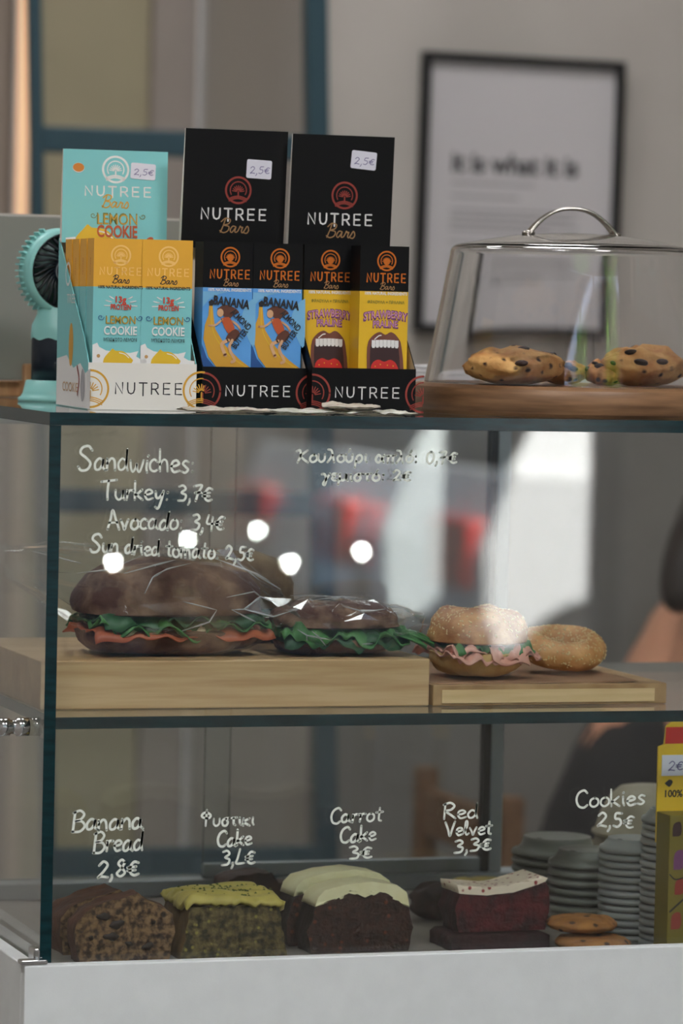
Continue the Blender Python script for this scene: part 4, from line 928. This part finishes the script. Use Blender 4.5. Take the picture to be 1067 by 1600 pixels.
M_ses=mat('sesame crust',C(168,108,58),.75,col2=C(206,152,92),scale=70,bump=.5,bscale=120); M_seed=mat('sesame seed',C(232,206,150),.6); M_bung=mat('bun crumb',C(222,190,132),.8,col2=C(200,160,102),scale=60,bump=.5,bscale=120)
def seeds(mb,pts,rnd,s=.0013):
    for p,nrm in pts:
        q=nrm.to_track_quat('Z','Y').to_matrix()@Matrix.Rotation(rnd.uniform(0,PI),3,'Z')
        vs=[Vector(p)+q@Vector(v) for v in ((s*1.3,0,0),(0,s*.75,0),(-s*1.3,0,0),(0,-s*.75,0),(0,0,s*.55),(0,0,-s*.4))]
        mb.add(vs,[(0,1,4),(1,2,4),(2,3,4),(3,0,4),(1,0,5),(2,1,5),(3,2,5),(0,3,5)],M_seed,True)
ZBD=ZSH+.0003+.0215
t,bo,to=sandwich('sesame_sandwich','round sesame bagel sandwich with turkey ham standing on the paper lined board',744,1060,.125,.090,.086,.020,.011,.029,.1,ZBD,M_ses,33,[('ham_slice',M_ham,.0015,.96,.004),('ham_slice',M_ham,.005,.92,.005),('salad_leaf',M_leaf,.008,.84,.004)],pp=2.05)
bo.data.materials.clear(); bo.data.materials.append(M_bung)
rnd=random.Random(5); mb=MB(); me=to.data; pts=[]
fl=[p for p in me.polygons if p.normal.z>-.3 and p.center.z>.036]
for i in range(420): p=rnd.choice(fl); v=[me.vertices[k].co for k in p.vertices]; w_=[rnd.random() for _ in v]; s_=sum(w_); pts.append((sum((a*b/s_ for a,b in zip(v,w_)),Vector()),p.normal.copy()))
seeds(mb,pts,rnd,.0011); so_=mb.build('sesame_seeds',to)
# ham flap drooping at the front
mb=MB(); mb.sheet(lambda u,v: Vector((-.006+.036*u,-.030-.016*v,.026-.010*v*v+.003*math.sin(6*u+3*v)-.006*u*v)),14,8,M_ham); mb.build('ham_slice',t,solid=.0016)
P=U(884,1050,.150); rx=.0415; tr=.0135
mb=MB(); vs=[];fs=[];NU,NV=72,20; pts=[]
rnd=random.Random(9)
def ringp(a,b):
    R=rx-tr; k_=tr*(1+.10*nz((math.cos(a)*1.5,math.sin(a)*1.5,b*.3),1,40)); rr_=R*(1+.04*math.sin(3*a))+k_*math.cos(b)
    return Vector((rr_*math.cos(a),rr_*math.sin(a)*.98,tr*.95+k_*math.sin(b)*(1.0 if b<PI else .92)))
for i in range(NU):
    for j in range(NV): vs.append(ringp(2*PI*i/NU,2*PI*j/NV))
for i in range(NU):
    for j in range(NV): fs.append((i*NV+j,((i+1)%NU)*NV+j,((i+1)%NU)*NV+(j+1)%NV,i*NV+(j+1)%NV))
mb.add(vs,fs,mat('koulouri crust',C(186,128,70),.75,col2=C(214,162,102),scale=60,bump=.5,bscale=120),True)
for i in range(620):
    a=rnd.uniform(0,2*PI); b=rnd.uniform(-.5,PI+.5); p=ringp(a,b); c=Vector(((rx-tr)*math.cos(a),(rx-tr)*math.sin(a),tr)); pts.append((p,(p-c).normalized()))
seeds(mb,pts,rnd,.0011)
o=mb.build('sesame_ring',None,loc=(P.x,.165,ZBD+.0075)); o.rotation_euler=(math.radians(13),0,0); tag(o,'sesame coated bread ring lying on the paper behind the sesame sandwich','bread ring')

# ================================================================== THE LOWER DECK
def slab(mb,prof,depth,mf,ms,seed,nf=.0016,nsd=.002,taper=0,rings=7,ny=6):
    """slice: closed outline (x,z), cut faces front and back, crust around"""
    pr=[]; n0=len(prof)
    for i in range(n0):
        a=Vector(prof[i]); b=Vector(prof[(i+1)%n0]); k=max(1,int((b-a).length/.004))
        for j in range(k): pr.append(a.lerp(b,j/k))
    n=len(pr); c=sum(pr,Vector((0,0)))/n
    def side(i,y):
        p=pr[i]; q=nz((p.x*90,y*90,p.y*90),1,seed); d=(p-c).normalized()*q*nsd; z=p.y+d.y
        return Vector((p.x+d.x,y,max(0,z) if p.y>1e-5 else 0))
    vs=[side(i,depth*j/ny) for j in range(ny+1) for i in range(n)]
    mb.add(vs,[(j*n+i,j*n+(i+1)%n,(j+1)*n+(i+1)%n,(j+1)*n+i) for j in range(ny) for i in range(n)],ms,True)
    for y,s in ((0,-1),(depth,1)):
        vs=[];fs=[]
        for k in range(rings):
            t_=1-k/rings
            for i in range(n):
                e=side(i,y); x=c.x+(e.x-c.x)*t_; z=c.y+(e.z-c.y)*t_
                vs.append((x,y+(0 if k==0 else nf*nz((x*160,z*160,seed),1,seed+4)),z))
        vs.append((c.x,y,c.y))
        for k in range(rings-1):
            for i in range(n): q=(k*n+i,k*n+(i+1)%n,(k+1)*n+(i+1)%n,(k+1)*n+i); fs.append(q if s<0 else q[::-1])
        for i in range(n): q=((rings-1)*n+i,(rings-1)*n+(i+1)%n,rings*n); fs.append(q if s<0 else q[::-1])
        mb.add(vs,fs,mf,True)
M_ban=mat('banana crumb',C(138,106,70),.85,col2=C(58,38,24),scale=170,lo=.40,hi=.60,spots=C(42,26,18),sscale=70,sthr=.12,bump=.6,bscale=200)
M_bcr=mat('banana crust',C(74,40,26),.7,col2=C(104,62,40),scale=50,bump=.5,bscale=90)
def place(px,Y): return U(px,1480,Y).x
def cake(label,px,Y,prof,depth,mf,ms,seed,rz=0,name='cake_slice',cat='cake'):
    t=thing(name,label,cat,(place(px,Y),Y,DK+.0002),rz); mb=MB(); slab(mb,prof,depth,mf,ms,seed); mb.build('sponge',t); return t
loaf=[(x,z*.87) for x,z in [(-.040,0),(.040,0),(.045,.028),(.044,.046),(.036,.054),(.022,.060),(.012,.068),(-.002,.064),(-.018,.060),(-.034,.052),(-.044,.040),(-.044,.020)]]
tb=cake('dark banana bread slice with chunky crumb at the front, left corner of the lower deck',194,.105,loaf,.026,M_ban,M_bcr,3,.02)
mb=MB(); rnd=random.Random(4)
for (x,z,r) in ((-.019,.040,.0042),(-.007,.033,.0050),(-.012,.0225,.0046),(.004,.016,.0028),(.021,.013,.0040),(.026,.034,.002),(-.030,.022,.0022)):
    mb.blob(lambda A,B: Vector((x+r*math.cos(B)*math.cos(A)*1.3*(1+.3*math.sin(2*A+x*900)),-.0002+.0013*math.sin(B),z+r*.8*(1+.25*math.cos(3*A+z*700))*math.cos(B)*math.sin(A))),12,6,mat('walnut piece',C(40,26,18),.6))
mb.build('walnut',tb)
cake('second banana bread slice leaning behind the front one at its left',165,.150,[(x*.95,z*.93) for x,z in loaf],.045,M_ban,M_bcr,8,.03)
M_pis=mat('pistachio crumb',C(116,100,58),.85,col2=C(52,45,26),scale=130,lo=.38,hi=.6,spots=C(150,138,62),sscale=110,sthr=.10,bump=.7,bscale=220)
M_pcr=mat('pistachio crust',C(104,78,40),.7,col2=C(128,98,52),scale=60,bump=.4,bscale=100); M_pfr=mat('pistachio icing',C(196,180,92),.5,col2=C(176,160,78),scale=40,bump=.25,bscale=60)
tp=cake('pistachio loaf cake with yellow green icing next to the banana bread',366,.108,[(-.049,0),(.049,0),(.041,.046),(-.041,.046)],.072,M_pis,M_pcr,13,.03)
mb=MB(); rnd=random.Random(3)
def icing(u,v):
    x=(u-.5)*.090; y=-.002+v*.075; e=min(u,1-u,v,1-v); edge=max(0,.08-e)/.08
    return Vector((x*(1+.03*nz((v*9,u*2,0),1,6)),y,.0530+.0028*nz((u*4,v*8,0),1,2)+.0016*math.sin(v*20+3*u)-.0085*edge**1.5*(1+.7*nz((u*14,v*14,3),1,9))))
mb.sheet(icing,44,40,M_pfr)
mb.build('icing',tp,solid=.004)
mb=MB()
for i in range(140):
    u,v=rnd.gauss(.5,.22),rnd.gauss(.45,.25)
    if .06<u<.94 and .06<v<.94:
        c=icing(u,v)+Vector((0,0,.0024)); s=rnd.uniform(.0007,.0016); mb.add([c+Vector((s,0,0)),c+Vector((0,s,0)),c+Vector((-s,0,0)),c+Vector((0,-s,0)),c+Vector((0,0,s))],[(0,1,4),(1,2,4),(2,3,4),(3,0,4)],mat('pistachio crumb topping',C(86,96,36),.7))
mb.build('nut_crumbs',tp)
M_car=mat('carrot crumb',C(40,22,15),.85,col2=C(64,34,22),scale=110,spots=C(112,56,28),sscale=90,sthr=.1,bump=.8,bscale=200); M_ccr=mat('carrot crust',C(30,17,13),.75,col2=C(44,25,18),scale=60,bump=.5,bscale=100)
M_cfr=mat('cream cheese icing',C(244,236,192),.5,col2=C(236,226,176),scale=60,bump=.2,bscale=70)
cprof=[(-.046,0),(.047,0),(.050,.020),(.046,.038),(.036,.046),(.018,.053),(.004,.047),(-.012,.054),(-.030,.046),(-.042,.040),(-.049,.020)]
fprof=[(-.043,.0415),(-.030,.0475),(-.012,.0555),(.004,.0485),(.018,.0545),(.036,.0475),(.0465,.0385),(.043,.052),(.034,.0585),(.010,.0625),(-.014,.0605),(-.034,.0560),(-.040,.0500)]
def carrot(label,px,Y,seed,rz,sc=1):
    t=cake(label,px,Y,[(x*sc,z*sc) for x,z in cprof],.034,M_car,M_ccr,seed,rz)
    mb=MB(); slab(mb,[(x*sc,z*sc) for x,z in fprof],.0345,M_cfr,M_cfr,seed+1,nf=.0003,nsd=.0007); o=mb.build('icing',t); return t
carrot('front carrot cake slice, dark brown with thick cream icing',562,.118,21,.04)
carrot('second carrot cake slice with cream icing standing behind the front one',532,.162,27,.06,1.07)
M_rv=mat('red velvet crumb',C(88,18,24),.85,col2=C(46,10,15),scale=70,lo=.4,hi=.65,bump=.7,bscale=180); M_rvc=mat('red velvet crust',C(58,14,19),.75,col2=C(38,9,13),scale=60,bump=.5,bscale=100)
rb=cake('dark red velvet slab lying flat under the iced red velvet piece',782,.105,[(-.046,0),(.047,0),(.047,.012),(.042,.0145),(-.043,.0145),(-.047,.011)],.055,M_rvc,M_rvc,31,.03)
tr_=thing('cake_slice','iced red velvet piece resting on the flat red slab','cake',(place(783,.112),.112,DK+.0160),.03)
mb=MB(); slab(mb,[(-.041,0),(.042,0),(.046,.016),(.045,.038),(.040,.043),(.010,.034),(-.015,.032),(-.042,.036),(-.046,.020)],.040,M_rv,M_rvc,34); mb.build('sponge',tr_)
mb=MB(); slab(mb,[(-.042,.0350),(-.015,.0325),(.010,.0345),(.040,.0425),(.0435,.0465),(.036,.0490),(.010,.0410),(-.018,.0390),(-.044,.0430)],.0405,mat('speckled cream icing',C(240,222,198),.5,spots=C(150,40,40),sscale=130,sthr=.16),mat('speckled cream icing',C(240,222,198)),36,nf=.0003,nsd=.001); mb.build('icing',tr_)
# pieces further back
M_brn=mat('brownie',C(44,26,22),.75,col2=C(66,38,28),scale=50,bump=.6,bscale=90)
def lump(name,label,cat,px,Y,rx_,ry_,hz,m,seed):
    mb=MB()
    def f(a,b):
        r=math.cos(b)**.6 if abs(b)<PI/2-1e-6 else 0; x,y,z=math.cos(a)*r,math.sin(a)*r,math.sin(b); k_=1+.16*nz((x,y,z),2.5,seed)
        return Vector((x*rx_*k_,y*ry_*k_,max(0,hz*(.5+.5*z)*(1+.2*nz((x,y,.5),2,seed+2)))))
    mb.blob(f,36,20,m); o=mb.build(name,None,loc=(place(px,Y),Y,DK+.0002)); tag(o,label,cat); return o
lump('brownie','dark brownie chunk between the carrot cake and the red velvet, further back','brownie',688,.285,.030,.026,.033,M_brn,51)
lump('pistachio_bun','low yellow green glazed bun at the back behind the red velvet','bun',752,.375,.043,.035,.022,mat('green glaze',C(176,156,66),.5,col2=C(150,128,56),scale=40),52)
def cookie2(label,px,Y,z,rx_,seed):
    mb=MB(); mb.blob(lambda a,b: Vector((rx_*math.cos(a)*math.cos(b)**.5*(1+.04*nz((math.cos(a),math.sin(a),0),2,seed)),rx_*math.sin(a)*math.cos(b)**.5,.007+.0065*math.sin(b)+.0015*nz((math.cos(a)*math.cos(b),math.sin(a)*math.cos(b),b),3,seed))) if abs(b)<PI/2-1e-6 else Vector((0,0,.007+.0065*math.sin(b))),40,14,M_cook2)
    o=mb.build('flat_cookie',None,loc=(place(px,Y),Y,DK+z)); tag(o,label,'cookie','flat cookies at the front of the lower deck')
M_cook2=mat('flat cookie dough',C(176,120,58),.75,col2=C(142,92,46),scale=60,spots=C(60,36,26),sscale=80,sthr=.16,bump=.6,bscale=110)
cookie2('flat brown cookie lowest of the two right of the red velvet',926,.085,.0012,.034,61); cookie2('flat brown cookie uppermost of the two right of the red velvet',908,.098,.0165,.032,62)
# bread end further back, left of the carrot cake
t=thing('cake_slice','dark chocolate loaf end far back between pistachio and carrot cakes','cake',(place(410,.36),.36,DK+.0002),.1)
mb=MB(); slab(mb,[(-.040,0),(.040,0),(.042,.022),(.034,.024),(.016,.026),(.008,.036),(-.004,.036),(-.026,.034),(-.036,.030)],.035,M_brn,M_brn,71); mb.build('sponge',t)

# cup lids
M_lid=mat('white lid plastic',C(150,152,148),.35); M_lidg=mat('grey lid plastic',C(116,117,108),.4); M_hole=mat('sip hole',C(40,40,40),.6)
def lid(label,px,Y,z,R,m,group,n=30):
    mb=MB(); h=R*.42
    mb.lathe([(R*.90,0),(R,.0008),(R*1.01,.0030),(R*.985,.0052),(R*.90,.0058),(R*.80,.0100),(R*.765,h*.82),(R*.755,h*.98),(R*.72,h),(R*.66,h*.93),(R*.2,h*.90),(0,h*.90)],40,m)
    mb.sheet(lambda u,v: Vector((-R*.50+R*.12*(u-.5),R*.22*(v-.5)-R*.2,h*.945)),2,2,M_hole,False)
    o=mb.build('cup_lid',None,loc=(place(px,Y),Y,DK+z)); tag(o,label,'cup lid',group); return o
ORD=['lowest','second from the bottom','third from the bottom','fourth from the bottom','fifth from the bottom','sixth from the bottom','seventh from the bottom','eighth from the bottom','ninth from the bottom','tenth from the bottom','eleventh from the bottom','twelfth from the bottom','thirteenth from the bottom','fourteenth from the bottom','fifteenth from the bottom','sixteenth from the bottom','seventeenth from the bottom','eighteenth from the bottom']
def stack(px,Y,R,m,count,pitch,what,lean=0):
    a=lid('%s lid of the %s'%(ORD[0],what),px,Y,.0004,R,m,what)
    for i in range(1,count):
        o=a.copy(); COL.objects.link(o); o.location=a.location+Vector((lean*i+.0006*math.sin(i*2.1),.0006*math.cos(i*1.7),pitch*i))
        o['label']='%s lid of the %s'%(ORD[i] if i<count-1 else 'topmost',what)
    return a
stack(984,.150,.0305,M_lid,13,.0066,'white lid stack with a sip hole on top')
stack(1050,.098,.0305,M_lid,18,.0066,'tall white lid stack beside the yellow carton')
stack(915,.215,.0370,M_lidg,8,.0082,'grey lid stack left of the white ones')
stack(872,.315,.0430,M_lidg,8,.0076,'wide grey lid stack furthest left',-.0006)
# upturned bowls behind the lids
mb=MB(); R=.052; mb.lathe([(R,0),(R*1.03,.0015),(R*1.02,.004),(R*.97,.005),(R*.86,.024),(R*.70,.038),(R*.52,.0465),(R*.3,.0485),(0,.0488)],48,mat('cream paper bowl',C(164,154,132),.6))
ob=mb.build('paper_bowl',None,loc=(place(1004,.375),.375,DK+.0004)); tag(ob,'lowest cream paper bowl of the upturned stack behind the lids','bowl','upturned paper bowls behind the lids')
for i in range(1,6):
    o=ob.copy(); COL.objects.link(o); o.location=ob.location+Vector((.0008*math.sin(i*3),0,.0125*i)); o['label']=['','second lowest','third','fourth','fifth','topmost'][i]+' cream paper bowl of the upturned stack behind the lids'

# yellow carton at the right edge
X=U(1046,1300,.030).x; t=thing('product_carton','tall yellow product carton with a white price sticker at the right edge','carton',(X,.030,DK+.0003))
M_y2=mat('bright yellow card',C(230,190,40),.45); M_y_shade=mat('shaded yellow carton front',C(122,108,34),.5); k=.00057
mb=MB(); mb.box(0,.10,0,.03,0,.128,M_y_shade)  # darker yellow paints in the shade on the lower half
pr=Print(mb,(0,0,.128),k=k)
for (x,y,wd,h,c_) in ((12,22,14,22,'mouth'),(16,70,16,30,'purple'),(18,112,14,24,'brick'),(14,165,16,26,'brick')): pr.poly([(x-wd/2,y+h/2),(x+wd/2,y+h*.4),(x+wd*.45,y-h/2),(x-wd*.4,y-h*.35)],ink[c_],sm=3)
pr.line([(2,92),(12,100),(30,96)],2,ink['dark']); pr.line([(4,150),(18,138),(30,128)],3,ink['dark']); mb.build('body',t,bevel=.0008)
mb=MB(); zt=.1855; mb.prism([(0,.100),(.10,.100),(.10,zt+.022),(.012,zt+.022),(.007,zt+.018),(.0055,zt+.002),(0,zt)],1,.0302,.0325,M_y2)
pr=Print(mb,(0,.0302,zt+.022),k=k)
pr.poly([(12,8),(60,8),(60,34),(11,34)],ink['tongue']); pr.text('100%',28,112,11,ink['dark'],w=30,bold=.03,rot=-PI/2*0); pr.poly([(12,96),(20,90),(26,94),(20,102)],ink['dark'],sm=2); pr.rect(11,66,24,76,ink['tongue'])
hc=mb.build('header_card',t)
mb=MB(); mb.box(.0035,.032,.0293,.0301,zt-.026,zt-.0075,M_stick); pr=Print(mb,(.0035,.0293,zt-.0075),k=k); scribble(pr,'2€',10,24,36,24,11,M_pen,1.8,seed=2); mb.build('price_sticker',hc)

# ================================================================== PERSON SITTING BEHIND
def skin(name,nodes,edges,m,parent,sub=2):
    me=bpy.data.meshes.new(name); me.from_pydata([n[0] for n in nodes],edges,[]); me.materials.append(m)
    o=bpy.data.objects.new(name,me); COL.objects.link(o); o.parent=parent
    md=o.modifiers.new('skin','SKIN'); md.use_smooth_shade=True
    for i,n in enumerate(nodes): r=n[1] if isinstance(n[1],tuple) else (n[1],n[1]); me.skin_vertices[0].data[i].radius=r
    me.skin_vertices[0].data[0].use_root=True
    s=o.modifiers.new('sub','SUBSURF'); s.levels=sub; s.render_levels=sub; return o
PY=2.05; S=U(1050,985,PY)         # near shoulder joint
M_skin=mat('skin',C(206,148,118),.5,sss=.05); M_hair=mat('dark hair',C(26,20,18),.45,col2=C(40,30,26),scale=40,stretch=(1,1,.15)); M_top=mat('black knit top',C(22,22,25),.85); M_jean=mat('dark navy trousers',C(24,27,34),.85)
px_,pz=S.x+.005,0.0
t=thing('person','person in a black sleeveless top with long dark hair, seated facing right behind the case','person',(px_,PY+.17,0))
sh=S.z  # shoulder height
hipz=sh-.47
V=lambda x,y,z:(x,y,z)
LEAN=.42
def flip(n):
    (x,y,z),r=n; return ((-x+LEAN*max(0,z-hipz-.1) ,y,z),r)
_skin=skin
nodes=[(V(.06,0,hipz),(.13,.11)),(V(.05,0,hipz+.20),(.115,.10)),(V(.015,0,sh-.07),(.135,.10)),(V(.0,0,sh+.045),.052),(V(-.015,0,sh+.10),.048),
 (V(.0,-.15,sh-.02),.058),(V(-.015,-.18,sh-.14),.050),(V(-.03,-.185,sh-.27),.041),(V(-.14,-.15,sh-.31),.036),(V(-.24,-.09,sh-.335),.028),
 (V(.0,.15,sh-.02),.058),(V(-.015,.18,sh-.14),.050),(V(-.03,.185,sh-.27),.041),(V(-.14,.15,sh-.31),.036),(V(-.24,.07,sh-.335),.028),
 (V(.05,-.10,hipz-.03),.095),(V(-.20,-.11,hipz-.01),.080),(V(-.38,-.11,hipz-.02),.062),(V(-.36,-.11,.25),.052),(V(-.34,-.11,.07),.037),(V(-.45,-.115,.035),.032),
 (V(.05,.10,hipz-.03),.095),(V(-.20,.11,hipz-.01),.080),(V(-.38,.11,hipz-.02),.062),(V(-.36,.11,.25),.052),(V(-.34,.11,.07),.037),(V(-.45,.115,.035),.032),
 (V(-.27,-.085,sh-.34),(.030,.020)),(V(-.315,-.075,sh-.345),(.034,.014)),(V(-.27,.065,sh-.34),(.030,.020)),(V(-.315,.055,sh-.345),(.034,.014)),
 (V(-.02,0,sh+.14),(.055,.06)),(V(-.035,0,sh+.20),(.075,.088)),(V(-.025,0,sh+.265),(.068,.085)),(V(-.015,0,sh+.30),(.035,.05))]
edges=[(0,1),(1,2),(2,3),(3,4),(2,5),(5,6),(6,7),(7,8),(8,9),(2,10),(10,11),(11,12),(12,13),(13,14),(0,15),(15,16),(16,17),(17,18),(18,19),(19,20),(0,21),(21,22),(22,23),(23,24),(24,25),(25,26),(9,27),(27,28),(14,29),(29,30),(4,31),(31,32),(32,33),(33,34)]
# fingers and thumbs as short chains rooted in the palms
for hand,ys,sg in ((28,-.075,1),(30,.055,-1)):
    for k,(dy,ln) in enumerate(((-.024,.050),(-.008,.060),(.008,.056),(.024,.042))):
        a=len(nodes); nodes+=[(V(-.330,ys+dy,sh-.346),.0095),(V(-.345-ln*.45,ys+dy*1.1,sh-.350),.0085),(V(-.345-ln,ys+dy*1.1,sh-.368),.0065)]
        edges+=[(hand,a),(a,a+1),(a+1,a+2)]
    a=len(nodes); nodes+=[(V(-.285,ys+.035*sg,sh-.345),.011),(V(-.315,ys+.052*sg,sh-.352),.009),(V(-.340,ys+.056*sg,sh-.36),.0075)]; edges+=[(hand-1,a),(a,a+1),(a+1,a+2)]
body=skin('body',[flip(n) for n in nodes],edges,M_skin,t)
body['label']='bare arms and body'
# face details, joined to the head as small raised shapes
mb=MB(); hx,hz=.035+LEAN*(sh+.205-hipz-.1),sh+.205
def el(c,r,m,nu=16,nv=10): mb.blob(lambda a,b: Vector((c[0]+r[0]*math.cos(b)*math.cos(a),c[1]+r[1]*math.cos(b)*math.sin(a),c[2]+r[2]*math.sin(b))),nu,nv,m)
el((hx+.088,0,hz-.002),(.018,.013,.024),M_skin)
for s in (-1,1):
    el((hx+.074,.030*s,hz+.018),(.012,.013,.008),mat('eye white',C(235,232,228),.3)); el((hx+.084,.030*s,hz+.018),(.004,.006,.006),mat('dark iris',C(40,28,20),.3)); el((hx-.012,.080*s,hz+.005),(.018,.009,.028),M_skin)
    el((hx+.076,.030*s,hz+.036),(.010,.017,.0035),M_hair)
el((hx+.078,0,hz-.042),(.010,.024,.008),mat('lips',C(176,92,84),.4)); mb.build('face',t)
skin('hair',[flip(n) for n in [(V(-.01,0,sh+.275),(.08,.10)),(V(.03,0,sh+.20),(.08,.10)),(V(.045,0,sh+.10),(.06,.085)),(V(.05,-.05,sh+.03),(.04,.05)),(V(.08,-.06,sh+.19),.085),(V(.12,-.09,sh+.13),.070),(V(.145,-.115,sh+.075),.050),(V(.155,-.13,sh+.02),.022)]],[(0,1),(1,2),(2,3),(2,4),(4,5),(5,6),(6,7)],M_hair,t)
skin('sleeveless_top',[flip(n) for n in [(V(.06,0,hipz-.01),(.142,.125)),(V(.05,0,hipz+.20),(.126,.112)),(V(.015,0,sh-.10),(.142,.110)),(V(.01,-.075,sh+.012),(.036,.03)),(V(.01,.075,sh+.012),(.036,.03))]],[(0,1),(1,2),(2,3),(2,4)],M_top,t)
skin('trousers',[flip(n) for n in [(V(.07,0,hipz-.03),(.145,.125)),(V(.03,-.10,hipz-.03),.104),(V(-.20,-.11,hipz-.005),.092),(V(-.385,-.11,hipz-.015),.074),(V(-.36,-.11,.25),.064),(V(-.34,-.11,.10),.054),(V(.03,.10,hipz-.03),.104),(V(-.20,.11,hipz-.005),.092),(V(-.385,.11,hipz-.015),.074),(V(-.36,.11,.25),.064),(V(-.34,.11,.10),.054)]],[(0,1),(1,2),(2,3),(3,4),(4,5),(0,6),(6,7),(7,8),(8,9),(9,10)],M_jean,t)
mb=MB()
for s in (-1,1): mb.blob(lambda a,b: Vector((.40+.125*math.cos(b)*math.cos(a),.112*s+.045*math.cos(b)*math.sin(a),max(.002,.04+.045*math.sin(b)))),24,12,mat('black shoe',C(20,20,22),.5))
mb.build('shoes',t)
# chair under her
wz=hipz-.165
t=thing('chair','plain wooden chair under the seated person','chair',(px_+.0,PY+.17,0))
wd=mat('chair wood',C(120,86,56),.5,col2=C(98,68,42),scale=20,stretch=(1,1,6))
mb=MB(); mb.box(-.24,.20,-.21,.21,wz-.03,wz-.001,wd); mb.build('seat',t,bevel=.008)
for x,y in ((.17,-.18),(.17,.18),(-.21,-.18),(-.21,.18)):
    mb=MB(); mb.box(x-.018,x+.018,y-.018,y+.018,0.0005,wz-.0301,wd); mb.build('leg',t,bevel=.004)
mb=MB(); mb.box(-.265,-.235,-.20,-.165,wz-.02,wz+.40,wd); mb.box(-.265,-.235,.165,.20,wz-.02,wz+.40,wd)
for z in (.16,.30): mb.box(-.260,-.240,-.165,.165,wz+z,wz+z+.07,wd)
mb.build('backrest',t,bevel=.004)
